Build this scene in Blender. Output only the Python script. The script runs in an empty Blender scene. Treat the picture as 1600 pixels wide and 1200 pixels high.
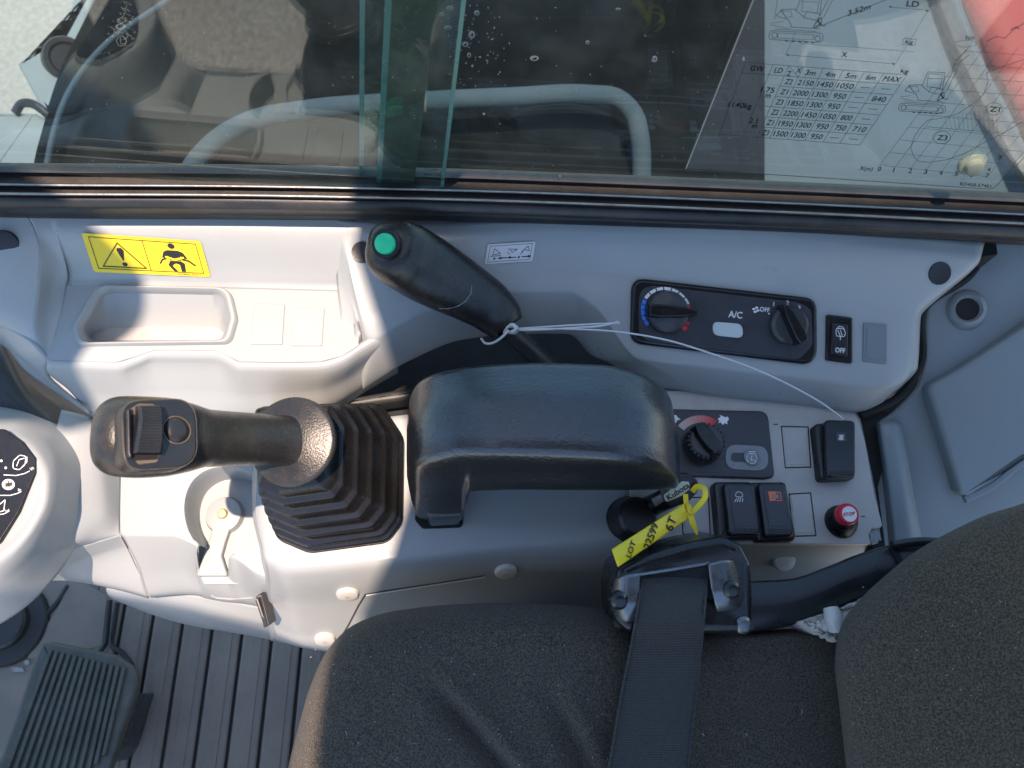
import bpy, bmesh, math, random
import numpy as np
from mathutils import Vector, Matrix
from mathutils.bvhtree import BVHTree
random.seed(4)
S = bpy.context.scene
COL = S.collection
R = math.radians

# ------------------------------------------------------------------ camera
F = 1200.0                                   # focal length in pixels of the 1600 x 1200 picture
CAM = Vector((0, 0, 1.03))
yv = Vector((10, 3100, -1200)).normalized()  # cab's sideways direction seen from the camera
xv = Vector((20500, -530, -1200)); xv = (xv - yv * xv.dot(yv)).normalized()
zv = xv.cross(yv)
RM = Matrix((xv, yv, zv))
cd = bpy.data.cameras.new('camera'); cam = bpy.data.objects.new('camera', cd); COL.objects.link(cam)
cam.matrix_world = Matrix.Translation(CAM) @ RM.to_4x4()
cd.sensor_width = 36; cd.lens = 36 * F / 1600; cd.clip_start = 0.01; cd.clip_end = 200
S.camera = cam
cd.dof.use_dof = True; cd.dof.focus_distance = 0.62; cd.dof.aperture_fstop = 9

# ------------------------------------------------------------------ light
SUN_AZ = (-0.30, -0.954); SUN_EL = 84
w = bpy.data.worlds.new('World'); S.world = w; w.use_nodes = True
nt = w.node_tree; bg = nt.nodes['Background']
sk = nt.nodes.new('ShaderNodeTexSky'); sk.sky_type = 'NISHITA'; sk.sun_disc = False
sk.sun_elevation = R(SUN_EL); sk.sun_rotation = math.atan2(SUN_AZ[0], SUN_AZ[1])
sk.air_density = 1.0; sk.dust_density = 0.3; sk.ozone_density = 1.0
nt.links.new(sk.outputs[0], bg.inputs[0]); bg.inputs[1].default_value = 0.15
TOSUN = Vector((SUN_AZ[0] * math.cos(R(SUN_EL)), SUN_AZ[1] * math.cos(R(SUN_EL)), math.sin(R(SUN_EL)))).normalized()
sd = bpy.data.lights.new('sun', 'SUN'); sd.energy = 4.1; sd.angle = R(0.6); sd.color = (1.0, 0.76, 0.61)
so = bpy.data.objects.new('sun', sd); COL.objects.link(so); so.location = (-2, 3, 5)
so.rotation_euler = TOSUN.to_track_quat('Z', 'Y').to_euler()
S.view_settings.view_transform = 'Standard'; S.view_settings.look = 'None'
S.view_settings.exposure = 1.25; S.view_settings.gamma = 1

# ------------------------------------------------------------------ helpers
def ray(px, py):
    return RM @ Vector((px - 800, 600 - py, -F))
def P(px, py, z):
    d = ray(px, py); return CAM + d * ((z - CAM.z) / d.z)
def PY(px, py, y):
    d = ray(px, py); return CAM + d * ((y - CAM.y) / d.y)
def P3(t): return P(*t)
GY = 0.370
def PM(px, py, z):
    """point at height z whose mirror image in the window glass lies at this pixel"""
    p = P(px, py, z); p.y = 2 * GY - p.y; return p
class Plane:
    def __init__(s, a, b, c):
        s.o = a; s.n = (b - a).cross(c - a).normalized()
        if s.n.dot(CAM - a) < 0: s.n = -s.n
    def pt(s, px, py, h=0.0):
        d = ray(px, py); o = s.o + s.n * h
        return CAM + d * ((o - CAM).dot(s.n) / d.dot(s.n))
    def mm(s, px, py):   # metres per pixel there
        return (s.pt(px + 1, py) - s.pt(px, py)).length

def thing(name, label, cat, loc=(0, 0, 0), group=None):
    o = bpy.data.objects.new(name, None); COL.objects.link(o); o.location = loc; o.empty_display_size = 0.02
    o['label'] = label; o['category'] = cat
    if group: o['group'] = group
    return o
def tag(o, label, cat, group=None):
    o['label'] = label; o['category'] = cat
    if group: o['group'] = group
    return o
def link(name, me, mat, parent=None, label=None, sharp=35):
    for m in (mat if isinstance(mat, (list, tuple)) else [mat]): me.materials.append(m)
    for p in me.polygons: p.use_smooth = True
    if sharp: me.set_sharp_from_angle(angle=R(sharp))
    o = bpy.data.objects.new(name, me); COL.objects.link(o)
    if parent:
        o.parent = parent
        if parent.type == 'EMPTY': o.matrix_parent_inverse = Matrix.Translation(-parent.location)   # meshes are modelled in place
    if label: o['label'] = label
    return o
def bmo(name, bm, mat, parent=None, label=None, sharp=35):
    me = bpy.data.meshes.new(name); bm.normal_update(); bm.to_mesh(me); bm.free()
    return link(name, me, mat, parent, label, sharp)

def pchip(t, v, tt):
    """monotone cubic through v (n,k) at t, evaluated at tt"""
    t = np.asarray(t, float); v = np.asarray(v, float); h = np.diff(t); dl = np.diff(v, axis=0) / h[:, None]
    n = len(t); m = np.zeros_like(v)
    if n == 2: m[:] = dl[0]
    else:
        a, b = dl[:-1], dl[1:]; w1 = (2 * h[1:] + h[:-1])[:, None]; w2 = (h[1:] + 2 * h[:-1])[:, None]
        ok = a * b > 0
        with np.errstate(divide='ignore', invalid='ignore'):
            hm = (w1 + w2) / (w1 / np.where(ok, a, 1) + w2 / np.where(ok, b, 1))
        m[1:-1] = np.where(ok, hm, 0); m[0] = dl[0]; m[-1] = dl[-1]
    i = np.clip(np.searchsorted(t, tt, side='right') - 1, 0, n - 2)
    s = ((tt - t[i]) / h[i])[:, None]; H = h[i][:, None]
    return (v[i] * (1 + 2 * s) * (1 - s) ** 2 + m[i] * H * s * (1 - s) ** 2 + v[i + 1] * s * s * (3 - 2 * s) + m[i + 1] * H * s * s * (s - 1))
def chord(v):
    d = np.linalg.norm(np.diff(v, axis=0), axis=1); return np.concatenate([[0], np.cumsum(np.maximum(d, 1e-5))])
def curve(pts, n):
    v = np.array([tuple(p) for p in pts]); t = chord(v); return pchip(t, v, np.linspace(0, t[-1], n))
def catmull(pts, n):
    """smooth curve (natural tangents) through points"""
    v = np.array([tuple(p) for p in pts], float); t = chord(v); m = np.gradient(v, t, axis=0) if len(v) > 2 else None
    tt = np.linspace(0, t[-1], n)
    if m is None: return v[0] + (v[1] - v[0]) * (tt / t[-1])[:, None]
    i = np.clip(np.searchsorted(t, tt, side='right') - 1, 0, len(t) - 2); h = (t[i + 1] - t[i])[:, None]; s = (tt - t[i])[:, None] / h
    return (v[i] * (1 + 2 * s) * (1 - s) ** 2 + m[i] * h * s * (1 - s) ** 2 + v[i + 1] * s * s * (3 - 2 * s) + m[i + 1] * h * s * s * (s - 1))
def gridmesh(A, closed_u=False, cap=False):
    """A: (rows, cols, 3) array -> bmesh, faces turned to the camera on average"""
    bm = bmesh.new(); r, c = A.shape[:2]
    V = [[bm.verts.new(A[i, j]) for j in range(c)] for i in range(r)]
    cc = c if closed_u else c - 1
    for i in range(r - 1):
        for j in range(cc):
            q = [V[i][j], V[i][(j + 1) % c], V[i + 1][(j + 1) % c], V[i + 1][j]]
            try: bm.faces.new(q)
            except ValueError: pass
    if cap:
        bm.faces.new(V[0][::-1]); bm.faces.new(V[-1])
        bmesh.ops.recalc_face_normals(bm, faces=bm.faces)
    elif not closed_u:
        bm.normal_update(); s = sum((f.normal.dot(CAM - f.calc_center_median()) * f.calc_area()) for f in bm.faces)
        if s < 0: bmesh.ops.reverse_faces(bm, faces=bm.faces)
    return bm
def surf(rows, nu=40, nv=40):
    """rows: list of equal-length lists of points; smooth monotone surface through them"""
    G = np.array([[tuple(p) for p in r] for r in rows], float)
    tu = np.mean([chord(G[i]) / chord(G[i])[-1] for i in range(G.shape[0])], axis=0)
    U = np.array([pchip(tu, G[i], np.linspace(0, 1, nu)) for i in range(G.shape[0])])
    tv = np.mean([chord(U[:, j]) / chord(U[:, j])[-1] for j in range(nu)], axis=0)
    # sample densely but hit every control row exactly, so creases stay crisp
    s = np.unique(np.concatenate([np.linspace(0, 1, nv), tv]))
    return np.stack([pchip(tv, U[:, j], s) for j in range(nu)], axis=1)
def rowsP(rows): return [[P(*t) for t in r] for r in rows]
def patch(name, rows, mat, parent, nu=40, nv=40, thick=0.003, label=None, sharp=40):
    bm = gridmesh(surf(rows, nu, nv))
    bmesh.ops.remove_doubles(bm, verts=bm.verts, dist=1e-6)
    o = bmo(name, bm, mat, parent, label, sharp)
    if thick:
        m = o.modifiers.new('thickness', 'SOLIDIFY'); m.thickness = thick; m.offset = -1
    return o

def rpoly(pts, r, seg=5):
    """round the corners of a pixel polygon; r one number or one per corner"""
    out = []; n = len(pts)
    for i in range(n):
        p = Vector(pts[i]); a = Vector(pts[i - 1]); b = Vector(pts[(i + 1) % n]); rr = r[i] if isinstance(r, (list, tuple)) else r
        if rr <= 0: out.append(tuple(p)); continue
        da = (a - p); db = (b - p); ang = da.angle(db); d = min(rr / math.tan(ang / 2), da.length * .49, db.length * .49)
        p1 = p + da.normalized() * d; p2 = p + db.normalized() * d
        for k in range(seg + 1):
            t = k / seg; out.append(tuple(p1 * (1 - t) ** 2 + p * 2 * t * (1 - t) + p2 * t * t))
    return out
def ellipse(cx, cy, rx, ry=None, n=28, a0=0):
    ry = rx if ry is None else ry
    return [(cx + rx * math.cos(a0 + 2 * math.pi * k / n), cy + ry * math.sin(a0 + 2 * math.pi * k / n)) for k in range(n)]
def loop_prism(top, nrm, depth, bevel=0.0, seg=3, bm=None, flare=0.0):
    """solid under the closed 3D loop `top`, going `depth` against nrm; bevel rounds the top edge, flare widens the base"""
    bm = bm or bmesh.new()
    n = len(top); c = sum(top, Vector()) / n
    # orientation
    ar = sum(((top[i] - c).cross(top[(i + 1) % n] - c)).dot(nrm) for i in range(n))
    if ar < 0: top = top[::-1]
    ins = []
    for i in range(n):
        a, p, b = top[i - 1], top[i], top[(i + 1) % n]
        e1 = (p - a); e2 = (b - p)
        n1 = nrm.cross(e1).normalized() if e1.length > 1e-9 else Vector(); n2 = nrm.cross(e2).normalized() if e2.length > 1e-9 else Vector()
        m = (n1 + n2)
        m = m.normalized() / max(0.5, math.sqrt(max(0.05, (1 + n1.dot(n2)) / 2))) if m.length > 1e-6 else n1
        ins.append(m)
    loops = []
    if flare: loops.append([top[i] - nrm * depth - ins[i] * flare for i in range(n)])
    else: loops.append([p - nrm * depth for p in top])
    if bevel > 0:
        for k in range(seg + 1):
            a = k / seg * math.pi / 2
            loops.append([top[i] - nrm * (bevel * (1 - math.sin(a))) + ins[i] * (bevel * (1 - math.cos(a))) for i in range(n)])
        loops.append([top[i] + ins[i] * (bevel + min(.0012, bevel * .3)) for i in range(n)])
    else: loops.append(list(top))
    V = [[bm.verts.new(p) for p in L] for L in loops]
    for k in range(len(V) - 1):
        for i in range(n):
            bm.faces.new((V[k][i], V[k][(i + 1) % n], V[k + 1][(i + 1) % n], V[k + 1][i]))
    f = bm.faces.new(V[-1]); bm.faces.new(V[0][::-1])
    return bm
def prism(name, pl, px, h, depth, mat, parent, bevel=0.001, seg=3, label=None, flare=0.0):
    top = [pl.pt(x, y, h) for x, y in px]
    return bmo(name, loop_prism(top, pl.n, depth, bevel, seg, flare=flare), mat, parent, label)
def ring_plate(outer, inner, nrm, depth, bm=None):
    """flat plate with a hole, made between two loops of 3D points (equal plane)"""
    bm = bm or bmesh.new()
    def addloop(L):
        vs = [bm.verts.new(p) for p in L]
        return vs, [bm.edges.new((vs[i], vs[(i + 1) % len(vs)])) for i in range(len(vs))]
    vo, eo = addloop(outer); es = list(eo)
    if inner:
        vi, ei = addloop(inner); es += ei
    bmesh.ops.triangle_fill(bm, use_beauty=True, use_dissolve=False, edges=es, normal=nrm)
    bm.normal_update()
    for f in bm.faces:
        if f.normal.dot(nrm) < 0: f.normal_flip()
    def wall(vs, sgn):
        lo = [bm.verts.new(v.co - nrm * depth) for v in vs]
        for i in range(len(vs)):
            j = (i + 1) % len(vs); bm.faces.new((vs[i], vs[j], lo[j], lo[i]))
    if depth:
        wall(vo, 1)
    return bm
def sweep(path, radii, n=20, expo=2.0, up=None, caps=True, sub=None, profile=None):
    """tube along path; radii list of (rx, ry): rx sideways, ry along `up`; superellipse exponent"""
    pts = [Vector(p) for p in path]; up = up or Vector((0, 0, 1))
    if sub:
        v = catmull(pts, sub); t0 = chord(np.array([tuple(p) for p in pts])); tt = np.linspace(0, t0[-1], sub)
        rr = pchip(t0, np.array([(r if isinstance(r, tuple) else (r, r)) for r in radii], float), tt)
        pts = [Vector(p) for p in v]; radii = [tuple(r) for r in rr]
    A = []
    for i, p in enumerate(pts):
        d = (pts[min(i + 1, len(pts) - 1)] - pts[max(i - 1, 0)]).normalized()
        s = d.cross(up)
        s = s.normalized() if s.length > 1e-4 else Vector((1, 0, 0))
        u = s.cross(d).normalized()
        rx, ry = radii[i] if isinstance(radii[i], tuple) else (radii[i], radii[i])
        row = []
        for k in range(n):
            a = 2 * math.pi * k / n; c, q = math.cos(a), math.sin(a)
            e = 2 / expo
            row.append(p + s * (rx * math.copysign(abs(c) ** e, c)) + u * (ry * math.copysign(abs(q) ** e, q)))
        A.append([tuple(x) for x in row])
    return gridmesh(np.array(A), closed_u=True, cap=caps)
def lathe(origin, axis, prof, n=32, bm=None, squash=None):
    """prof: list of (radius, height along axis)"""
    bm = bm or bmesh.new(); axis = axis.normalized()
    t = axis.orthogonal().normalized(); b = axis.cross(t); rings = []
    for r, h in prof:
        if r < 1e-6: rings.append([bm.verts.new(origin + axis * h)])
        else: rings.append([bm.verts.new(origin + axis * h + (t * math.cos(2 * math.pi * k / n) + b * math.sin(2 * math.pi * k / n)) * r) for k in range(n)])
    for a, c in zip(rings, rings[1:]):
        for k in range(n):
            q = []
            for v in (a[k % len(a)], a[(k + 1) % len(a)], c[(k + 1) % len(c)], c[k % len(c)]):
                if v not in q: q.append(v)
            if len(q) > 2: bm.faces.new(q)
    bmesh.ops.recalc_face_normals(bm, faces=bm.faces)
    return bm
def box(bm, x0, x1, y0, y1, z0, z1):
    v = [bm.verts.new(p) for p in ((x0, y0, z0), (x1, y0, z0), (x1, y1, z0), (x0, y1, z0), (x0, y0, z1), (x1, y0, z1), (x1, y1, z1), (x0, y1, z1))]
    for f in ((3, 2, 1, 0), (4, 5, 6, 7), (0, 1, 5, 4), (1, 2, 6, 5), (2, 3, 7, 6), (3, 0, 4, 7)): bm.faces.new([v[i] for i in f])
    return bm
def bevelled(bm, w, seg=3, ang=30):
    bmesh.ops.bevel(bm, geom=[e for e in bm.edges if e.calc_face_angle(0) > R(ang)], offset=w, segments=seg, profile=0.5, affect='EDGES')
    return bm
class Hit:
    """casts pixels on to finished surfaces, so that print and stickers lie on them"""
    def __init__(s, *objs):
        dg = bpy.context.evaluated_depsgraph_get(); bpy.context.view_layer.update(); dg.update()
        bm = bmesh.new()
        for o in objs:
            me = o.evaluated_get(dg).to_mesh(); tmp = bmesh.new(); tmp.from_mesh(me); tmp.transform(o.matrix_world)
            m2 = bpy.data.meshes.new('t'); tmp.to_mesh(m2); bm.from_mesh(m2); bpy.data.meshes.remove(m2); tmp.free()
        s.t = BVHTree.FromBMesh(bm); bm.free(); s.n = None
    def pt(s, px, py, h=0.0):
        d = ray(px, py).normalized(); loc, nor, i, dist = s.t.ray_cast(CAM, d)
        if loc is None: return CAM + d * 0.6
        if nor.dot(d) > 0: nor = -nor
        return loc + nor * h
# flat print: everything is laid on a surface (a Plane or a Hit)
def pr_poly(bm, pl, px, h):
    vs = [bm.verts.new(pl.pt(x, y, h)) for x, y in px]
    try: f = bm.faces.new(vs)
    except ValueError: return
    f.normal_update()
    if f.normal.dot(CAM - vs[0].co) < 0: f.normal_flip()
def pr_line(bm, pl, px, w, h, closed=False):
    pts = list(px) + ([px[0]] if closed else [])
    for a, b in zip(pts, pts[1:]):
        a, b = Vector(a), Vector(b); d = b - a
        if d.length < 1e-6: continue
        n = Vector((-d.y, d.x)).normalized() * (w / 2); e = d.normalized() * (w * .3)
        pr_poly(bm, pl, [tuple(a - n - e), tuple(b - n + e), tuple(b + n + e), tuple(a + n - e)], h)
_tx = {}
def text_geo(s):
    if s not in _tx:
        c = bpy.data.curves.new('t', 'FONT'); c.body = s; c.resolution_u = 3; o = bpy.data.objects.new('t', c); COL.objects.link(o)
        dg = bpy.context.evaluated_depsgraph_get(); dg.update(); me = o.evaluated_get(dg).to_mesh()
        v = np.array([tuple(q.co) for q in me.vertices]); f = [tuple(p.vertices) for p in me.polygons]
        bpy.data.objects.remove(o); bpy.data.curves.remove(c)
        _tx[s] = (v, f)
    return _tx[s]
def pr_text(bm, pl, s, p0, right, up, h, bold=0):
    """text whose box starts at pixel p0 (lower left), `right` = pixel vector of its full width, `up` = pixel vector of a capital's height"""
    v, f = text_geo(s); x0, x1 = v[:, 0].min(), v[:, 0].max(); hh = 0.70
    for ox, oy in ([(0, 0), (bold, 0), (0, bold)] if bold else [(0, 0)]):
        vs = []
        for q in v:
            u = (q[0] - x0) / (x1 - x0); t = q[1] / hh
            vs.append(bm.verts.new(pl.pt(p0[0] + right[0] * u + up[0] * t + ox, p0[1] + right[1] * u + up[1] * t + oy, h)))
        for face in f:
            try: bm.faces.new([vs[i] for i in face])
            except ValueError: pass
def arc(cx, cy, r, a0, a1, n=12, ry=None):
    ry = r if ry is None else ry
    return [(cx + r * math.cos(R(a0 + (a1 - a0) * k / n)), cy - ry * math.sin(R(a0 + (a1 - a0) * k / n))) for k in range(n + 1)]

# ------------------------------------------------------------------ materials
def mat(name, col, rough=0.5, var=0.06, vscale=9.0, bump=0.0, bscale=900.0, btype='noise', bdist=0.001, metal=0.0, dirt=0.0, dcol=(0.16, 0.13, 0.10), rvar=0.1, spec=0.5, sheen=0.0, coat=0.0, speck=0.0, sscale=1500.0, dscale=14.0):
    m = bpy.data.materials.new(name); m.use_nodes = True; n = m.node_tree.nodes; l = m.node_tree.links; b = n['Principled BSDF']
    tc = n.new('ShaderNodeTexCoord'); co = tc.outputs['Object']
    def noise(s, d=4, r=0.6):
        t = n.new('ShaderNodeTexNoise'); t.inputs['Scale'].default_value = s; t.inputs['Detail'].default_value = d; t.inputs['Roughness'].default_value = r
        l.new(co, t.inputs['Vector']); return t.outputs['Fac']
    def ramp(x, a, c):
        t = n.new('ShaderNodeMapRange'); t.inputs[1].default_value = a; t.inputs[2].default_value = c; l.new(x, t.inputs[0]); return t.outputs[0]
    def mixc(f, a, c, mode='MIX'):
        t = n.new('ShaderNodeMix'); t.data_type = 'RGBA'; t.blend_type = mode
        if isinstance(f, float): t.inputs[0].default_value = f
        else: l.new(f, t.inputs[0])
        for k, q in ((6, a), (7, c)):
            if isinstance(q, tuple): t.inputs[k].default_value = (*q, 1)
            else: l.new(q, t.inputs[k])
        return t.outputs[2]
    base = tuple(col)
    lo = tuple(max(0, c * (1 - var)) for c in base); hi = tuple(min(1, c * (1 + var)) for c in base)
    c = mixc(ramp(noise(vscale), 0.3, 0.7), lo, hi)
    if speck:
        c = mixc(ramp(noise(sscale, 2, 0.5), 0.3, 0.75), tuple(q * (1 - speck) for q in base), tuple(min(1, q * (1 + speck)) for q in base)) if var == 0 else mixc(0.75, c, mixc(ramp(noise(sscale, 2, 0.5), 0.38, 0.66), tuple(q * (1 - speck) for q in base), tuple(min(1, q * (1 + speck * 1.6)) for q in base)))
    if dirt:
        d = n.new('ShaderNodeMath'); d.operation = 'MULTIPLY'; d.inputs[1].default_value = dirt; l.new(ramp(noise(dscale, 8, 0.75), 0.46, 0.74), d.inputs[0])
        c = mixc(d.outputs[0], c, tuple(dcol))
    l.new(c, b.inputs['Base Color'])
    rr = n.new('ShaderNodeMapRange'); rr.inputs[1].default_value = 0.3; rr.inputs[2].default_value = 0.7; rr.inputs[3].default_value = max(0.02, rough - rvar); rr.inputs[4].default_value = min(1, rough + rvar)
    l.new(noise(vscale * 3.3, 6, 0.7), rr.inputs[0]); l.new(rr.outputs[0], b.inputs['Roughness'])
    b.inputs['Metallic'].default_value = metal; b.inputs['Specular IOR Level'].default_value = spec
    b.inputs['Sheen Weight'].default_value = sheen; b.inputs['Coat Weight'].default_value = coat; b.inputs['Coat Roughness'].default_value = 0.28
    if bump:
        if btype == 'noise': h = noise(bscale, 3, 0.55)
        elif btype == 'leather':
            t = n.new('ShaderNodeTexVoronoi'); t.feature = 'SMOOTH_F1'; t.inputs['Scale'].default_value = bscale; t.inputs['Smoothness'].default_value = 0.5
            mp = n.new('ShaderNodeMapping'); mp.inputs['Scale'].default_value = (0.55, 1.0, 1.0); l.new(co, mp.inputs[0])
            ad = n.new('ShaderNodeMixRGB'); ad.inputs[0].default_value = 0.0025; nz = n.new('ShaderNodeTexNoise'); nz.inputs['Scale'].default_value = bscale * .6; l.new(co, nz.inputs['Vector'])
            l.new(mp.outputs[0], ad.inputs[1]); l.new(nz.outputs['Color'], ad.inputs[2]); l.new(ad.outputs[0], t.inputs['Vector'])
            h = t.outputs['Distance']
        elif btype == 'weave':
            def wave(axis):
                t = n.new('ShaderNodeTexWave'); t.bands_direction = axis; t.inputs['Scale'].default_value = bscale; t.inputs['Distortion'].default_value = 1.0; t.inputs['Detail'].default_value = 1; t.inputs['Detail Scale'].default_value = .4
                l.new(co, t.inputs['Vector']); return t.outputs['Fac']
            t = n.new('ShaderNodeMath'); t.operation = 'ADD'; l.new(wave('X'), t.inputs[0]); l.new(wave('Y'), t.inputs[1])
            t2 = n.new('ShaderNodeMath'); t2.operation = 'ADD'; l.new(t.outputs[0], t2.inputs[0]); l.new(noise(bscale * 1.3, 2), t2.inputs[1]); h = t2.outputs[0]
        bp = n.new('ShaderNodeBump'); bp.inputs['Strength'].default_value = bump; bp.inputs['Distance'].default_value = bdist
        l.new(h, bp.inputs['Height']); l.new(bp.outputs[0], b.inputs['Normal'])
    return m
M = {}
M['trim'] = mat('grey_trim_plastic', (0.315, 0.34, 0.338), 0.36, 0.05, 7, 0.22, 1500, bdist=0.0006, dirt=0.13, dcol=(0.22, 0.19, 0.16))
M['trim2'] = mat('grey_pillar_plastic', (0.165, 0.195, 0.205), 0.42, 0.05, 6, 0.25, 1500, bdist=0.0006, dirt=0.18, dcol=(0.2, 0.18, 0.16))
M['plate'] = mat('grey_switch_plate_plastic', (0.43, 0.41, 0.38), 0.45, 0.06, 12, 0.2, 1500, bdist=0.0006, dirt=0.3, dcol=(0.18, 0.15, 0.12))
M['dark_trim'] = mat('dark_grey_pillar_plastic', (0.034, 0.038, 0.038), 0.45, 0.08, 6, 0.25, 1200, bdist=0.0007)
M['leather'] = mat('black_grained_armrest', (0.018, 0.0195, 0.0205), 0.30, 0.1, 20, 0.45, 520, 'leather', 0.0009, rvar=0.05, coat=1.0)
M['grip'] = mat('black_textured_grip', (0.017, 0.017, 0.016), 0.30, 0.15, 22, 0.32, 800, 'noise', 0.0008, dirt=0.3, dcol=(0.10, 0.085, 0.065), rvar=0.08, dscale=26)
M['disc'] = mat('dark_knob_disc', (0.040, 0.042, 0.045), 0.34, 0.1, 40, dirt=0.1)
M['knob'] = mat('satin_black_knob', (0.009, 0.0095, 0.010), 0.22, 0.1, 40, dirt=0.1, dcol=(0.08, 0.075, 0.07))
M['black'] = mat('black_plastic', (0.014, 0.0145, 0.016), 0.34, 0.15, 20, 0.15, 1400, bdist=0.0005, dirt=0.22, dcol=(0.07, 0.065, 0.06))
M['gloss'] = mat('glossy_black_plastic', (0.010, 0.011, 0.012), 0.2, 0.1, 20, dirt=0.12, dcol=(0.07, 0.065, 0.06), rvar=0.06)
M['rubber'] = mat('black_rubber', (0.008, 0.008, 0.0085), 0.27, 0.15, 14, 0.15, 700, bdist=0.0006, dirt=0.1, dcol=(0.05, 0.045, 0.038), rvar=0.12)
M['void'] = mat('matt_black_gap', (0.006, 0.006, 0.006), 0.8, 0.1)
M['face'] = mat('dark_grey_fascia', (0.032, 0.035, 0.042), 0.38, 0.08, 25, 0.08, 1500, bdist=0.0004, dirt=0.2, dcol=(0.09, 0.085, 0.08))
M['frame'] = mat('black_window_frame', (0.014, 0.0155, 0.017), 0.42, 0.15, 12, 0.1, 900, dirt=0.35, dcol=(0.12, 0.095, 0.075))
M['track'] = mat('dusty_window_track', (0.030, 0.027, 0.024), 0.5, 0.3, 30, 0.3, 500, dirt=0.4, dcol=(0.062, 0.052, 0.043))
M['alu'] = mat('worn_aluminium_edge', (0.26, 0.26, 0.25), 0.45, 0.25, 60, 0.3, 300, metal=0.5, dirt=0.5)
M['fabric'] = mat('charcoal_seat_fabric', (0.058, 0.047, 0.032), 0.95, 0.2, 9, 1.0, 900, 'noise', 0.0022, rvar=0.03, sheen=0.10, speck=0.75, sscale=850, dirt=0.12, dcol=(0.07, 0.06, 0.05))
M['fabric_shaded'] = mat('shaded_brown_seat_fabric', (0.020, 0.018, 0.016), 0.95, 0.25, 14, 0.9, 600, 'weave', 0.0018, rvar=0.03, sheen=0.15, speck=0.6, sscale=1000, dirt=0.3, dcol=(0.035, 0.026, 0.02))  # shaded copy of the seat fabric for its less lit part, unused
M['web'] = mat('black_webbing', (0.030, 0.030, 0.030), 0.55, 0.12, 30, 0.8, 300, 'weave', 0.0012, speck=0.5, sscale=1200, sheen=0.1, rvar=0.05)
M['mat'] = mat('grey_rubber_mat', (0.205, 0.172, 0.135), 0.6, 0.15, 9, 0.3, 500, bdist=0.0012, dirt=0.5, dcol=(0.28, 0.22, 0.165), dscale=9)
M['matdark'] = mat('dark_rubber_mat', (0.018, 0.019, 0.019), 0.5, 0.2, 9, 0.3, 400, bdist=0.001, dirt=0.3, dcol=(0.08, 0.07, 0.06))
M['pedal'] = mat('worn_pedal_rubber', (0.062, 0.066, 0.052), 0.5, 0.2, 30, 0.3, 500, bdist=0.0008, dirt=0.5, dcol=(0.14, 0.135, 0.12), dscale=24)
M['nut'] = mat('pale_green_stop', (0.16, 0.19, 0.14), .5, .1, 60)
M['headliner'] = mat('dark_headliner', (0.05, 0.05, 0.05), .8, .1)
M['steel'] = mat('dull_steel', (0.20, 0.21, 0.22), 0.36, 0.12, 40, 0.25, 500, metal=0.85, dirt=0.35)
M['dsteel'] = mat('blackened_steel', (0.15, 0.158, 0.165), 0.30, 0.15, 30, 0.04, 500, metal=0.8, dirt=0.12)
M['brass'] = mat('brass_bolt', (0.72, 0.58, 0.25), 0.35, 0.15, 60, metal=0.6, dirt=0.3)
M['white'] = mat('white_print', (0.75, 0.75, 0.73), 0.5, 0.05, 60)
M['offwhite'] = mat('pale_grey_cap', (0.50, 0.49, 0.46), 0.4, 0.06, 30, dirt=0.2)
M['yellow'] = mat('yellow_sticker', (0.80, 0.60, 0.015), 0.42, 0.04, 40, dirt=0.06)
M['tagyel'] = mat('yellow_plastic_tag', (0.82, 0.62, 0.015), 0.4, 0.05, 60, 0.2, 200, dirt=0.08)
M['ink'] = mat('black_ink', (0.012, 0.010, 0.010), 0.5, 0.1)
M['chartink'] = mat('chart_ink', (0.022, 0.028, 0.034), 0.6, 0.1)
M['blue'] = mat('blue_print', (0.05, 0.22, 0.75), 0.5, 0.05)
M['redp'] = mat('red_print', (0.62, 0.03, 0.03), 0.45, 0.08)
M['orange'] = mat('orange_print', (0.85, 0.16, 0.05), 0.45, 0.1)
M['pale_red'] = mat('pale_red_print', (0.62, 0.32, 0.28), 0.45, 0.08)
M['redcap'] = mat('red_button_plastic', (0.62, 0.025, 0.05), 0.3, 0.06, 60)
M['green'] = mat('green_button', (0.01, 0.50, 0.24), 0.45, 0.06, 80, dirt=0.1)
M['palebtn'] = mat('pale_green_grey_button', (0.46, 0.52, 0.50), 0.4, 0.03)
M['midbtn'] = mat('mid_grey_button', (0.20, 0.21, 0.22), 0.4, 0.06, 30)
M['string'] = mat('white_cord', (0.55, 0.55, 0.55), 0.5, 0.05)
M['foam'] = mat('torn_white_foam', (0.62, 0.56, 0.49), 0.85, 0.25, 60, 0.9, 150, bdist=0.003, dirt=0.5)
M['red'] = mat('red_machine_paint', (0.27, 0.035, 0.022), 0.55, 0.08, 3, 0.05, 60, dirt=0.1)
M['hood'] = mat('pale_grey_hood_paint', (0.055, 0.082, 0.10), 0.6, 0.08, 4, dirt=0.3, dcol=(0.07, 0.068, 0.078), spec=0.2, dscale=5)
M['hoodb'] = mat('black_hood_paint', (0.003, 0.0042, 0.0045), 0.85, 0.2, 5, dirt=0.2, dcol=(0.006, 0.007, 0.007), spec=0.04)
M['reflected_bar'] = mat('grey_reflection_paint', (0.04, 0.062, 0.08), 0.85, 0.06, 12, spec=0.1, dirt=0.15)
M['bounce_yard'] = mat('pale_bounce_concrete', (0.40, 0.38, 0.34), 0.9, 0.15, 3, 0.3, 60, bdist=0.006, speck=0.22, sscale=70, dirt=0.2)
M['seal'] = mat('mossy_window_seal', (0.028, 0.042, 0.030), 0.7, 0.5, 50, 0.4, 300, dirt=0.5, dcol=(0.10, 0.085, 0.035), dscale=30)
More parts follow.
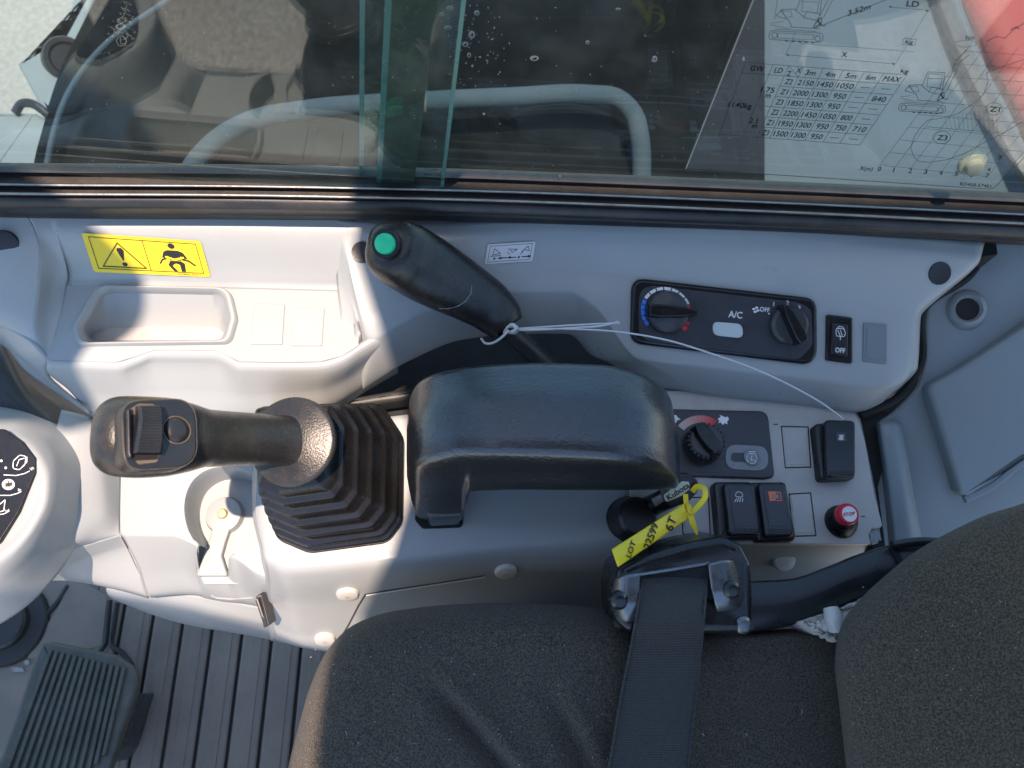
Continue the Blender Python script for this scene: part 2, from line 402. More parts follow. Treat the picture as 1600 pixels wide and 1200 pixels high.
M['concrete'] = mat('exposed_aggregate_concrete', (0.25, 0.255, 0.235), 0.9, 0.12, 3, 0.25, 60, bdist=0.006, speck=0.10, sscale=70, dirt=0.2)
def glass(name, tint, k):
    m = bpy.data.materials.new(name); m.use_nodes = True; n = m.node_tree.nodes; l = m.node_tree.links
    n.remove(n['Principled BSDF']); out = n['Material Output']
    tr = n.new('ShaderNodeBsdfTransparent'); tr.inputs[0].default_value = (*tint, 1)
    gl = n.new('ShaderNodeBsdfGlossy'); gl.inputs['Roughness'].default_value = 0.0; gl.inputs[0].default_value = (0.95, 1, 0.98, 1)
    df = n.new('ShaderNodeBsdfDiffuse'); df.inputs[0].default_value = (0.55, 0.55, 0.5, 1)
    lw = n.new('ShaderNodeLayerWeight'); lw.inputs[0].default_value = 0.5
    pw = n.new('ShaderNodeMath'); pw.operation = 'POWER'; pw.inputs[1].default_value = 3.2; l.new(lw.outputs['Facing'], pw.inputs[0])
    ma = n.new('ShaderNodeMath'); ma.operation = 'MULTIPLY_ADD'; ma.inputs[1].default_value = 0.85; ma.inputs[2].default_value = k; l.new(pw.outputs[0], ma.inputs[0])
    tc = n.new('ShaderNodeTexCoord'); nz = n.new('ShaderNodeTexNoise'); nz.inputs['Scale'].default_value = 22; nz.inputs['Detail'].default_value = 10; nz.inputs['Roughness'].default_value = .75; l.new(tc.outputs['Object'], nz.inputs['Vector'])
    mr = n.new('ShaderNodeMapRange'); mr.inputs[1].default_value = .45; mr.inputs[2].default_value = .8; mr.inputs[3].default_value = 0.006; mr.inputs[4].default_value = 0.05; l.new(nz.outputs[0], mr.inputs[0])
    mx = n.new('ShaderNodeMixShader'); l.new(ma.outputs[0], mx.inputs[0]); l.new(tr.outputs[0], mx.inputs[1]); l.new(gl.outputs[0], mx.inputs[2])
    m2 = n.new('ShaderNodeMixShader'); l.new(mr.outputs[0], m2.inputs[0]); l.new(mx.outputs[0], m2.inputs[1]); l.new(df.outputs[0], m2.inputs[2])
    l.new(m2.outputs[0], out.inputs[0]); return m
M['glass'] = glass('tinted_window_glass', (0.86, 0.95, 0.94), 0.04)
M['drop'] = mat('dried_water_spot', (0.20, 0.23, 0.23), 0.5, 0.1)
M['edge'] = mat('green_glass_edge', (0.07, 0.16, 0.145), 0.3, 0.1)

# ================================================================== the place outside the cab
def struct(name, bm, m, **k):
    o = bmo(name, bm, m, **k); o['kind'] = 'structure'; return o
bm = bmesh.new(); bmesh.ops.create_grid(bm, x_segments=2, y_segments=2, size=30)
g = struct('ground', bm, M['concrete']); g.location = (0, 0, -0.62)

bm = loop_prism([Vector(p) for p in ((-9, -9, -.6), (9, -9, -.6), (9, -.52, -.6), (-9, -.52, -.6))], Vector((0, 0, 1)), .016)
struct('bounce_yard', bm, M['bounce_yard'])  # paler slab added on the door side to bounce light into the cab

# black engine hood beside the window
hd = thing('engine_hood', 'black engine hood with a straight rear edge outside the window', 'hood', (0.1, 0.8, -0.6))
HZ = 0.16
L = [(78, 330), (80, 270), (92, 200), (120, 100), (165, 0), (195, -60)]
rows = []
for x, y in L:
    p = P(x, y, HZ)
    rows.append([p + Vector((-0.10, 0, -0.55)), p + Vector((-0.085, 0, -0.12)), p + Vector((-0.03, 0, -0.02)), p] + [P(q, y, HZ) for q in (x + 60, 500, 800, 1100, 1185)] + [P(1195, y, HZ - .004), P(1196, y, HZ - .012), P(1196, y, HZ - .012) + Vector((0, 0, -.25))])
patch('hood_panel', rows, M['hoodb'], hd, 60, 30, 0.004)
# rounded dark plate on the hood, added for the armrest's reflection in the glass
pl = Plane(P(600, 200, HZ), P(1000, 200, HZ), P(600, 0, HZ))
prism('reflection_plate', pl, rpoly([(300, 330), (1165, 330), (1150, 110), (1132, 26), (540, 18), (280, 60)], [20, 20, 10, 45, 20, 20]), 0.012, 0.014, M['hoodb'], hd, 0.006)
for p0, p1 in (((120, 120), (276, -6)), ((68, 300), (120, 120))):
    pass
tr_ = [P(72, 262, HZ + .02), P(84, 205, HZ + .03), P(112, 135, HZ + .03), P(175, 60, HZ + .03), P(240, 15, HZ + .03), P(300, -25, HZ + .03)]
bmo('reflection_line', sweep(tr_, [.0035] * 6, 8, sub=30), M['reflected_bar'], hd)  # thin tube added for a curved reflection in the glass

# pale hood towards the rear, with a dark post and a red machine beyond
ph = thing('hood', 'pale blue grey hood panel outside behind the load chart', 'hood', (0.6, 0.7, -0.6))
rows = [[P(x, y, z) for x, y, z in r] for r in (
    [(1150, 345, .10), (1300, 345, .10), (1450, 345, .10), (1640, 345, .10)],
    [(1150, 200, .11), (1300, 200, .12), (1450, 200, .12), (1590, 200, .11)],
    [(1150, 80, .11), (1300, 80, .12), (1440, 80, .12), (1530, 80, .11)],
    [(1150, -60, .11), (1300, -60, .12), (1420, -60, .12), (1480, -60, .11)])]
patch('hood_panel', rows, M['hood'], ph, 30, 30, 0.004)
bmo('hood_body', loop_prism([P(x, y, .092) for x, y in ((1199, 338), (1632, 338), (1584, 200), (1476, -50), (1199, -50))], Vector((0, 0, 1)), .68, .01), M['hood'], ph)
pts = [P(1640, 330, .135), P(1560, 190, .135), P(1510, 90, .135), P(1475, 0, .135), P(1450, -70, .135)]
bmo('hood_edge_moulding', sweep(pts, [(.016, .010)] * 5, 12, 3, sub=20), M['dark_trim'], ph)
for x0, x1, y0, y1 in ((1235, 1300, 120, 112), (1320, 1400, 205, 200), (1405, 1465, 70, 62)):
    pass

# red machine parked alongside: only its lower corner shows in the window
rd = thing('red_machine', 'red painted machine parked outside at the far corner of the window', 'machine', (1.0, 1.6, -0.6))
a = [P(1486, -40, -.10), P(1545, 85, -.10), P(1600, 190, -.10), P(1660, 300, -.10)]
rows = [[p, p + Vector((.02, .012, .02)), p + Vector((.12, .1, .03)), p + Vector((.6, .3, .03))] for p in a]
patch('lower_skirt', rows, M['red'], rd, 16, 20, 0.006)
bmo('body', loop_prism([rows[0][1] - Vector((0, 0, .012)), rows[3][1] - Vector((0, 0, .012)), rows[3][3] - Vector((0, 0, .012)), rows[0][3] - Vector((0, 0, .012))], Vector((0, 0, 1)), .48, .01), M['red'], rd)
# bent tube outside the glass, added for a pale reflection in it
rl = thing('glass_reflection', 'bent grey tube added for a pale reflection in the window glass', 'reflected_bar', tuple(P(1000, 280, .2)))
pts = [P(285, 290, .20), P(300, 262, .21), P(335, 222, .22), P(390, 190, .225), P(480, 172, .228), P(640, 160, .23), P(800, 152, .23), P(920, 148, .23), P(965, 154, .23), P(990, 178, .225), P(1000, 215, .215), P(1003, 290, .18)]
bmo('reflected_bar', sweep(pts, [.0125] * 12, 14, sub=70), M['reflected_bar'], rl)

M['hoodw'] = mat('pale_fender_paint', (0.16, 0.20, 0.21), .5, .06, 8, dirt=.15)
# pale front fender with a round lamp socket
fd = thing('fender', 'pale fender with a dark lamp socket outside at the left', 'fender', tuple(P(60, 120, .1)))
fz = .12
bmo('fender_panel', loop_prism([P(x, y, fz) for x, y in rpoly([(-60, 330), (-60, 172), (55, 174), (84, 190), (70, 330)], 8)], Vector((0, 0, 1)), .06, .008), M['hoodw'], fd)
bmo('lamp_bracket', loop_prism([P(x, y, fz - .03) for x, y in rpoly([(26, 98), (62, 72), (98, 55), (118, -20), (150, -20), (118, 90), (84, 186), (60, 160)], 4)], Vector((0, 0, 1)), .05, .006), M['hoodw'], fd)
bmo('fender_support', loop_prism([P(x, y, fz - .085) for x, y in ((-40, 320), (-40, 190), (60, 190), (66, 320))], Vector((0, 0, 1)), .64, .01), M['hoodb'], fd)
bmo('lamp_socket', lathe(P(104, 92, fz - .02), Vector((.5, -.5, .7)), [(0, .001), (.02, .001), (.024, .004), (.03, .004), (.032, 0), (.032, -.03)], 24), M['black'], fd)
bmo('socket_arch', sweep([P(24, 176, fz + .004), P(34, 162, fz + .012), P(50, 162, fz + .014), P(66, 172, fz + .010), P(82, 186, fz + .002)], [.006] * 5, 10, sub=24), M['black'], fd)

# ================================================================== cab shell
# unseen roof added for shade, its opening traced to shape the sunlit patch
rf = thing('sun_shade_roof', 'unseen roof added over the cab, its opening cut to shape the sunlit patch', 'roof', (0, .1, 1.6))
RZ = 1.62
def to_roof(p): 
    q = p + TOSUN * ((RZ - p.z) / TOSUN.z); return Vector((q.x, q.y, RZ))
edge = [to_roof(P(*q)) for q in ((20, 262, .517), (60, 285, .517), (105, 322, .509), (172, 385, .468), (222, 440, .442), (215, 475, .440), (180, 512, .440), (135, 545, .440), (120, 568, .440), (128, 600, .42), (150, 645, .395), (95, 672, .40))]
edge = [Vector(v) for v in catmull(edge, 34)]
edge += [to_roof(P(*q)) for q in ((30, 650, .425), (-60, 660, .43), (-75, 900, .40), (40, 925, .30), (150, 928, .27), (300, 955, .25), (400, 985, .24), (455, 1005, .24))]
edge += [to_roof(P(*q)) for q in ((470, 1040, .40), (440, 1290, .42))]
e3 = [to_roof(P(*q)) for q in ((485, 1290, .45), (505, 1060, .45), (565, 960, .31), (610, 870, .385), (640, 700, .46), (596, 520, .435), (556, 400, .46), (548, 300, .517))]
e3.append(Vector((e3[-1].x, .26, RZ)))
outer = [Vector((-1.1, .31, RZ)), Vector((-1.1, -.46, RZ)), Vector((1.1, -.46, RZ)), Vector((1.1, .26, RZ))] + e3[::-1] + edge[::-1] + [Vector((edge[0].x, .31, RZ))]
bm = ring_plate(outer, None, Vector((0, 0, 1)), 0)
o = bmo('roof_panel', bm, M['headliner'], rf, sharp=30); m_ = o.modifiers.new('thickness', 'SOLIDIFY'); m_.thickness = .03; m_.offset = 1
for x, y in ((-1.05, -.41), (1.05, -.41), (1.05, .22)):
    bm = box(bmesh.new(), x - .04, x + .04, y - .04, y + .04, -.1, RZ - .002); bmo('roof_post', bevelled(bm, .01), M['frame'], rf)

wd = thing('side_window', 'sliding cab side window of tinted glass in a black frame', 'window', (0.03, .36, .48))
LIP = [(-60, 336), (0, 338), (400, 342), (800, 347), (1200, 360), (1600, 381), (1680, 386)]
TOP = [(-60, 303), (0, 304), (400, 307), (800, 316), (1200, 332), (1600, 351), (1680, 355)]
FZ = .517
def off(row, dy, z): return [P(x, y + dy, z) for x, y in row]
patch('window_frame', [off(LIP, 3, .455), off(LIP, 1, .480), off(LIP, 0, .483), off(LIP, -5, .487), off(LIP, -6, .489), off(TOP, 22, .503), off(TOP, 20, .506), off(TOP, 4, .5125), off(TOP, 2, .5125), off(TOP, 1, .516), off(TOP, 0, FZ)], M['frame'], wd, 50, 24, 0.0)
patch('track', [off(TOP, 0, FZ), off(TOP, -3, FZ), off(TOP, -4, FZ - .006), off(TOP, -13, FZ - .006), off(TOP, -14, FZ - .001), off(TOP, -17, FZ - .001), off(TOP, -18, FZ - .007), off(TOP, -34, FZ - .007), off(TOP, -35, FZ - .001), off(TOP, -44, FZ - .002), off(TOP, -46, FZ - .03)], M['track'], wd, 50, 30, 0.0, sharp=30)
bmo('track_edge', sweep(off(TOP, -1.5, FZ + .0003), [.0008] * len(TOP), 8, sub=40), M['alu'], wd)
bmo('track_edge', sweep(off(TOP, -15.5, FZ - .0005), [.0008] * len(TOP), 8, sub=40), M['alu'], wd)
YA, YB = .366, .377
def pane(x0b, x0t, x1b, x1t, y, z0, z1, th):
    bm = bmesh.new()
    v = [bm.verts.new(p) for p in ((x0b, y, z0), (x1b, y, z0), (x1t, y, z1), (x0t, y, z1), (x0b, y + th, z0), (x1b, y + th, z0), (x1t, y + th, z1), (x0t, y + th, z1))]
    for f in ((0, 1, 2, 3), (7, 6, 5, 4), (4, 5, 1, 0), (5, 6, 2, 1), (6, 7, 3, 2), (7, 4, 0, 3)): bm.faces.new([v[i] for i in f])
    bm.normal_update(); return bm
def edge_x(px, py, y):   # x and z of a pixel on the plane y
    p = PY(px, py, y); return p.x, p.z
def line_x(a, b, y, z):  # x at height z of the line through two pixels on the plane y
    (x0, z0), (x1, z1) = edge_x(*a, y), edge_x(*b, y); return x0 + (x1 - x0) * (z - z0) / (z1 - z0)
Z0, Z1 = .5105, 1.05
ra = ((690, 300), (725, 0)); lb = ((564, 300), (566, 0))
pa = bmo('glass_pane', pane(-.75, -.75, line_x(*ra, YA, Z0), line_x(*ra, YA, Z1), YA, Z0, Z1, .004), M['glass'], wd, sharp=30)
pb = bmo('glass_pane', pane(line_x(*lb, YB, Z0), line_x(*lb, YB, Z1), .75, .75, YB, Z0, Z1, .004), M['glass'], wd, sharp=30)
def strip(name, a, b, wpx, y0, y1, m):
    xs = []
    bm = bmesh.new(); ym = (y0 + y1) / 2
    pts = []
    for z in (Z0, Z1): 
        x = line_x(a, b, y0, z); h = wpx * .0005 / 2; pts.append((x - h, x + h))
    v = [bm.verts.new(p) for p in ((pts[0][0], y0, Z0), (pts[0][1], y0, Z0), (pts[1][1], y0, Z1), (pts[1][0], y0, Z1), (pts[0][0], y1, Z0), (pts[0][1], y1, Z0), (pts[1][1], y1, Z1), (pts[1][0], y1, Z1))]
    for f in ((0, 1, 2, 3), (7, 6, 5, 4), (4, 5, 1, 0), (5, 6, 2, 1), (6, 7, 3, 2), (7, 4, 0, 3)): bm.faces.new([v[i] for i in f])
    return bmo(name, bevelled(bm, .0008, 2), m, wd)
strip('pane_edge', (690, 300), (725, 0), 5, YA - .0004, YA + .0046, M['edge'])
strip('pane_edge', (564, 300), (566, 0), 6, YB - .0004, YB + .0046, M['edge'])
strip('sash_seal', (616, 305), (643, 0), 52, YA + .0052, YB - .0012, M['seal'])
strip('sash_seal_lip', (591, 305), (607, 0), 8, YA + .0048, YB - .001, M['edge'])
strip('sash_seal_lip', (640, 305), (678, 0), 10, YA + .0048, YB - .001, M['seal'])
# dried spots on the glass
plA = Plane(Vector((0, YB - .0006, .5)), Vector((.1, YB - .0006, .5)), Vector((0, YB - .0006, .6)))
bm = bmesh.new(); random.seed(12)
spots = [(737, 54, 5, 6), (727, 69, 5, 4), (733, 86, 3, 4), (703, 12, 5, 3), (745, 20, 4, 4), (835, 91, 7, 4), (1023, 92, 4, 5), (1021, 94, 3, 3), (966, 14, 4, 2), (738, 103, 2, 2), (700, 43, 6, 3), (918, 66, 3, 3), (875, 275, 2, 2), (756, 178, 2, 2), (1162, 92, 2, 4), (690, 22, 4, 3)]
for _ in range(70):
    spots.append((random.uniform(700, 790), random.uniform(5, 140), random.uniform(.5, 1.3), random.uniform(.5, 1.3)))
for _ in range(60):
    spots.append((random.uniform(730, 1180), random.uniform(5, 280), random.uniform(.4, 1.1), random.uniform(.4, 1.1)))
for x, y, a, b in spots:
    if a > 2.4:
        o_ = ellipse(x, y, a, b, 14); i_ = ellipse(x, y + .5, a * .6, b * .6, 14)
        for k in range(14): pr_poly(bm, plA, [o_[k], o_[(k + 1) % 14], i_[(k + 1) % 14], i_[k]], 0)
        pr_poly(bm, plA, ellipse(x - a * .2, y - b * .2, a * .25, b * .25, 8), 0)
    else: pr_poly(bm, plA, ellipse(x, y, a, b, 8), 0)
o = bmo('water_spots', bm, M['drop'], wd, sharp=0); o['kind'] = 'stuff'
bm = bmesh.new(); plA0 = Plane(Vector((0, YA - .0006, .5)), Vector((.1, YA - .0006, .5)), Vector((0, YA - .0006, .6)))
for _ in range(90): 
    x, y = random.uniform(60, 690), random.uniform(5, 270); r_ = random.uniform(.35, 1.0); pr_poly(bm, plA0, ellipse(x, y, r_, r_, 7), 0)
o = bmo('dust_specks', bm, M['drop'], wd, sharp=0); o['kind'] = 'stuff'
bm = bmesh.new()
pr_text(bm, plA0, 'TEMPERED', (716, 281), (-32, -3), (0, 4), 0); pr_text(bm, plA0, '0019850', (690, 272), (-28, -2), (0, 4), 0); pr_text(bm, plA0, 'SAFETY', (682, 264), (-20, -2), (0, 4), 0)
bmo('glass_stamp', bm, M['ink'], wd, sharp=0)
# rubber stop button on the glass
st = bmo('window_stop', lathe(PY(1518, 254, YB), Vector((0, -1, .25)), [(0, .010), (.004, .010), (.006, .009), (.0068, .004), (.0095, .003), (.0105, .001), (.0105, 0)], 24), M['nut'], wd)
latch = bmo('window_latch', loop_prism([P(x, y, .51) for x, y in rpoly([(-50, 285), (2, 283), (15, 298), (8, 318), (-50, 322)], 8)], Vector((0, -.5, .8)).normalized(), .02, .004), M['dark_trim'], wd)

# ------------------------------------------------------------------ load chart film on the rear pane
YC = YB - .0012
pc = Plane(Vector((0, YC, .5)), Vector((.1, YC, .5)), Vector((0, YC, .6)))
def film_mat():
    m = bpy.data.materials.new('clear_film'); m.use_nodes = True; n = m.node_tree.nodes; l = m.node_tree.links; n.remove(n['Principled BSDF'])
    a = n.new('ShaderNodeBsdfTransparent'); a.inputs[0].default_value = (.93, .94, .95, 1); d = n.new('ShaderNodeBsdfDiffuse'); d.inputs[0].default_value = (.5, .55, .6, 1)
    x = n.new('ShaderNodeMixShader'); x.inputs[0].default_value = .07; l.new(a.outputs[0], x.inputs[1]); l.new(d.outputs[0], x.inputs[2]); l.new(x.outputs[0], n['Material Output'].inputs[0]); return m
chart = thing('load_chart', 'clear film printed with a lifting load table and digger diagrams', 'sticker', tuple(PY(1200, 280, YC)))
bm = bmesh.new(); pr_poly(bm, pc, rpoly([(1072, 264), (1549, 295), (1625, 215), (1625, -40), (1193, -40)], [3, 12, 0, 0, 0]), 0)
bmo('film', bm, film_mat(), chart, sharp=0)
bm = bmesh.new(); pr_line(bm, pc, [(1072, 263), (1192, -38)], 2.0, .0003); bmo('film_edge', bm, M['drop'], chart, sharp=0)
bm = bmesh.new(); H_ = .0006
U = lambda u, v: (1120 + .3 * u, .3 * v)
def ul(pts, wd_=1.0, closed=False): pr_line(bm, pc, [U(*p) for p in pts], wd_ * .72, H_, closed)
ul([(-150, 880), (1420, 985), (1445, 978), (1640, 780)], 1.3)
# table: quad with skewed columns
TL, TR, BL, BR = (150, 325), (990, 390), (14, 700), (745, 755)
def T(c, r):
    a = (TL[0] + (TR[0] - TL[0]) * c, TL[1] + (TR[1] - TL[1]) * c); b = (BL[0] + (BR[0] - BL[0]) * c, BL[1] + (BR[1] - BL[1]) * c)
    return (a[0] + (b[0] - a[0]) * r, a[1] + (b[1] - a[1]) * r)
cf = [0, .17, .268, .357, .482, .607, .738, .857, 1.0]
for i in range(8):
    if i in (0, 1, 7): ul([T(0, i / 7), T(1, i / 7)], .9)
    elif i == 4: ul([T(.17, i / 7), T(1, i / 7)], .9)
    else: ul([T(.268, i / 7), T(1, i / 7)], .9)
for c in cf: ul([T(c, 0), T(c, 1)], .9)
ul([T(.268, 0), T(.357, 1 / 7)], .9)
def cell(s, c0, c1, r, wfrac=.72, hfrac=.5, bold=.25, rr=None):
    rw = r / 7; ce = T((c0 + c1) / 2, rw + .5 / 7)
    full = Vector(T(c1, rw + .07)) - Vector(T(c0, rw + .07)); upv_ = Vector(T(c0, rw)) - Vector(T(c0, rw + 1 / 7))
    Rv = full * wfrac * .3; Uv = upv_ * hfrac * .3; p = Vector(U(*ce)) - Rv / 2 - Uv / 2
    pr_text(bm, pc, s, tuple(p), tuple(Rv), tuple(Uv), H_, bold)
for s, i in (('GW', 0), ('LD', 1), ('3m', 3), ('4m', 4), ('5m', 5), ('6m', 6), ('MAX', 7)): cell(s, cf[i], cf[i + 1], 0, .5 if s != 'MAX' else .72, .5)
pr_text(bm, pc, 'Z', U(362, 395), (6, .6), (2.5, -8), H_, .3); pr_text(bm, pc, 'X', U(412, 378), (7, .6), (2.5, -8), H_, .3)
D = [('Z2', '2150', '1450', '1050', '-', '-'), ('Z1', '2000', '1300', '950', '-', '840'), ('Z3', '1850', '1300', '950', '-', '-'), ('Z2', '2200', '1450', '1050', '800', '-'), ('Z1', '1950', '1300', '950', '750', '710'), ('Z3', '1500', '1300', '950', '-', '-')]
for r, rowd in enumerate(D):
    for k, s in enumerate(rowd):
        if s == '-': 
            c = Vector(T((cf[2 + k] + cf[3 + k]) / 2, (r + 1.5) / 7)); ul([tuple(c - Vector((22, 1.7))), tuple(c + Vector((22, 1.7)))], 1.2)
        else: cell(s, cf[2 + k], cf[3 + k], r + 1, .5 if k == 0 else (.62 if len(s) == 3 else .78), .5)
for s, p, wv in (('1.75', (228, 478), 20), ('m', (250, 508), 8), ('2.1', (165, 640), 13), ('m', (180, 668), 8), ('1140kg', (58, 556), 36)):
    pr_text(bm, pc, s, U(*p), (wv, wv * .08), (2.5, -8), H_, .35)
pr_text(bm, pc, 'kg', U(955, 378), (12, 1), (2.5, -6), H_, .3)
# upper drawing: reach lines
ul([(300, 100), (320, -30)], .9); ul([(500, 150), (900, -10)], .7); ul([(560, 130), (880, 0)], .7)
ul([(360, 285), (930, 333)], .9); ul([(430, 225), (1030, 270)], .7); ul([(360, 285), (410, 165)], .7); ul([(930, 333), (1100, 55)], .7); ul([(895, 35), (1105, 55)], .9); ul([(1100, 55), (1130, -20)], .7)
for p, d in (((360, 285), 1), ((930, 333), -1), ((895, 35), 1), ((1105, 55), -1)):
    pr_poly(bm, pc, [U(*p), U(p[0] + 14 * d, p[1] - 5 + d), U(p[0] + 14 * d, p[1] + 7 + d)], H_)
pr_text(bm, pc, 'X', U(648, 296), (8, .6), (2, -8), H_, .3); pr_text(bm, pc, 'LD', U(985, 32), (19, 1.6), (2.5, -9), H_, .4); pr_text(bm, pc, '3.52m', U(682, 84), (35, -11), (1, -9), H_, .4)
ul([(975, 200), (1040, 205), (1030, 238), (965, 230)], .9, True); pr_text(bm, pc, 'kg', U(980, 226), (12, 1), (2, -6), H_, .3)
def digger(ox, oy, s):
    q = lambda pts, w_=1.0, c=False: ul([(ox + x * s, oy + y * s) for x, y in pts], w_, c)
    q(rpoly([(0, 10), (290, 25), (285, 75), (-15, 58)], 20), 1.1, True)
    q(rpoly([(40, 22), (240, 34), (232, 62), (36, 50)], 10), .9, True)
    q(ellipse(22, 36, 15, 16), 1.2, True); q(ellipse(258, 54, 15, 16), 1.2, True)
    for k in range(5): q([(80 + k * 36, 66 + k * 2), (96 + k * 36, 67 + k * 2)], 2.4)
    q([(25, 0), (250, 15)], 1); q([(105, -10), (270, 0)], 1.2); q([(30, -70), (60, -105), (130, -108), (190, -60), (260, -45), (275, -15)], 1.2)
    q([(30, -70), (100, -50), (115, -15)], 1.2); q([(60, -105), (85, -60)], 1); q([(55, -98), (110, -96), (120, -66), (88, -62)], .9, True)
    q([(140, -100), (175, -190), (285, -185), (268, -70)], 1.2); q([(165, -150), (262, -145)], .9); q([(180, -178), (272, -174), (255, -86), (170, -95)], .9, True); q([(180, -60), (200, -95), (270, -80)], 1)
    q([(235, -10), (262, -55), (280, -60), (278, -30), (240, -5)], 2.0); q([(255, -40), (290, -15), (305, -18)], 1.6); q([(262, -62), (270, -20)], 2)
    q([(270, -70), (330, -190), (350, -260), (420, -330)], 1.1); q([(290, -60), (362, -200), (375, -250), (440, -300)], 1.1); q([(330, -190), (362, -200)], 1)
    q([(0, -30), (70, -40)], .8); q([(0, -22), (60, -10), (100, 0)], .8)
digger(280, 150, .95); digger(955, 530, .82)
# chart with slanted grid
for k in range(10):
    x0, y0 = 850 + 80 * k, 860 + 9 * k
    ul([(x0, y0), (x0 + 480, y0 - 640)], .7)
for k in range(10):
    x0, y0 = 850 + 49 * k, 860 - 66 * k
    ul([(x0, y0), (x0 + 560 + 40 * k, y0 + 60)], .7)
ul([(1100, 625), (1060, 665), (1025, 720), (1010, 770), (1025, 815), (1055, 842), (1110, 845), (1200, 832), (1290, 800), (1380, 750), (1480, 700), (1600, 630)], 1.1)
ul([(1600, 310), (1480, 350), (1405, 380), (1412, 430), (1390, 490), (1340, 535), (1260, 590), (1180, 615), (1100, 625)], 1.0)
ul([(1090, 660), (1500, 695)], .9)
for k in range(13): ul([(1190 + 22 * k, 612 - 5 * k), (1200 + 22 * k, 668 + 1.5 * k)], .6)
ul(ellipse(1297, 228, 55, 17), .9, True); ul(ellipse(1445, 567, 42, 32), 1, True); ul(ellipse(1172, 716, 46, 32), 1, True)
pr_text(bm, pc, 'Z1', U(1420, 580), (15, 1.2), (2.5, -8), H_, .35); pr_text(bm, pc, 'Z3', U(1146, 728), (15, 1.2), (2.5, -8), H_, .35); pr_text(bm, pc, '360', U(1290, 205), (14, 1), (1, -6), H_, .2)
ul([(1405, 215), (1460, 190), (1500, 200), (1540, 160), (1600, 120)], 1.4); ul([(1530, 155), (1560, 140), (1575, 150)], 2)
pr_text(bm, pc, 'X(m)', U(742, 885), (20, 2), (2, -6), H_, .3)
for k in range(8): pr_text(bm, pc, str(k), U(836 + 80 * k, 890 + 5 * k), ((1.6, .1) if k == 1 else (5, .4)), (2, -7), H_, .3)
pr_text(bm, pc, '4', U(1405, 892), (5, .4), (2, -6), H_, .3); pr_text(bm, pc, '3', U(1462, 828), (5, .4), (2, -6), H_, .3)
pr_text(bm, pc, 'RD458-57461', U(1265, 965), (48, 4), (1.5, -5), H_, .2)
bmo('print', bm, M['chartink'], chart, sharp=0)

# ================================================================== side trim with storage pocket (front) and climate panel (rear)
ft = thing('side_trim', 'light grey side trim below the window with a storage pocket', 'trim panel', (-.2, .3, .3))
TZ = .4795
def zz(rows): return [[(x, y, TZ - (TZ - z) * .664) for x, y, z in r] for r in rows]
wall = patch('wall_panel', rowsP(zz([
    [(78, 336, TZ), (190, 336, TZ), (360, 338, TZ), (556, 342, TZ)],
    [(80, 356, .474), (190, 357, .474), (360, 358, .474), (556, 362, .474)],
    [(104, 425, .430), (200, 428, .430), (330, 430, .430), (556, 436, .430)],
    [(104, 436, .4235), (200, 438, .4235), (330, 441, .4235), (556, 446, .4235)],
    [(104, 446, .420), (200, 448, .420), (330, 450, .420), (556, 456, .420)]])), M['trim'], ft, 40, 40)
SZ = .440
out = [P(x, y, SZ) for x, y in [(96, 446), (110, 443), (330, 448), (560, 456), (562, 500), (560, 540), (535, 556), (500, 565), (440, 566), (375, 565), (355, 556), (336, 548), (290, 547), (241, 547), (215, 556), (182, 566), (120, 564), (73, 562), (82, 530), (92, 490)]]
pocket = rpoly([(160, 452), (352, 456), (362, 500), (352, 535), (134, 538), (124, 515)], [28, 22, 20, 16, 14, 20], 6)
inn = [P(x, y, SZ) for x, y in pocket]
bmo('shelf', ring_plate(out, inn, Vector((0, 0, 1)), 0), M['trim'], ft)
# raised rim and basin of the pocket
cx, cy = 245, 497
def scl(poly, k, dx=0, dy=0): return [(cx + (x - cx) * k + dx, cy + (y - cy) * k + dy) for x, y in poly]
rings = []
for k, z in ((1.10, SZ - .001), (1.085, SZ + .003), (1.06, SZ + .0045), (1.02, SZ + .0045), (.985, SZ + .002), (.97, SZ - .001)):
    rings.append([tuple(P(x, y, SZ) + Vector((0, 0, z - SZ))) for x, y in scl(pocket, k)])
pin = [tuple(p) for p in scl(pocket, .955)]
def pfloor(x, y): 
    t = (y - 452) / 86; return (cx + (x - cx) * .93 + 2, 511 + 21 * max(0, min(1, t)) + (0 if t < .5 else 0))
for t, dz in ((.06, -.004), (.5, -.0135), (.92, -.0215), (1.0, -.0225)):
    rings.append([tuple(P(x + (pfloor(x, y)[0] - x) * t, y + (pfloor(x, y)[1] - y) * t, SZ + dz)) for x, y in pin])
pocket_floor = [P(*pfloor(x, y), SZ - .0222) for x, y in pin]
bm = gridmesh(np.array(rings), closed_u=True)
bmesh.ops.recalc_face_normals(bm, faces=bm.faces)
M['pocket'] = mat('pocket_plastic', (0.40, 0.385, 0.37), 0.5, .08, 20, .2, 1500, bdist=.0006, dirt=.5, dcol=(0.22, 0.13, 0.07), dscale=30)
bmo('storage_pocket', bm, M['trim'], ft)
bmo('pocket_floor', loop_prism(pocket_floor, Vector((0, 0, 1)), .002), M['pocket'], ft)
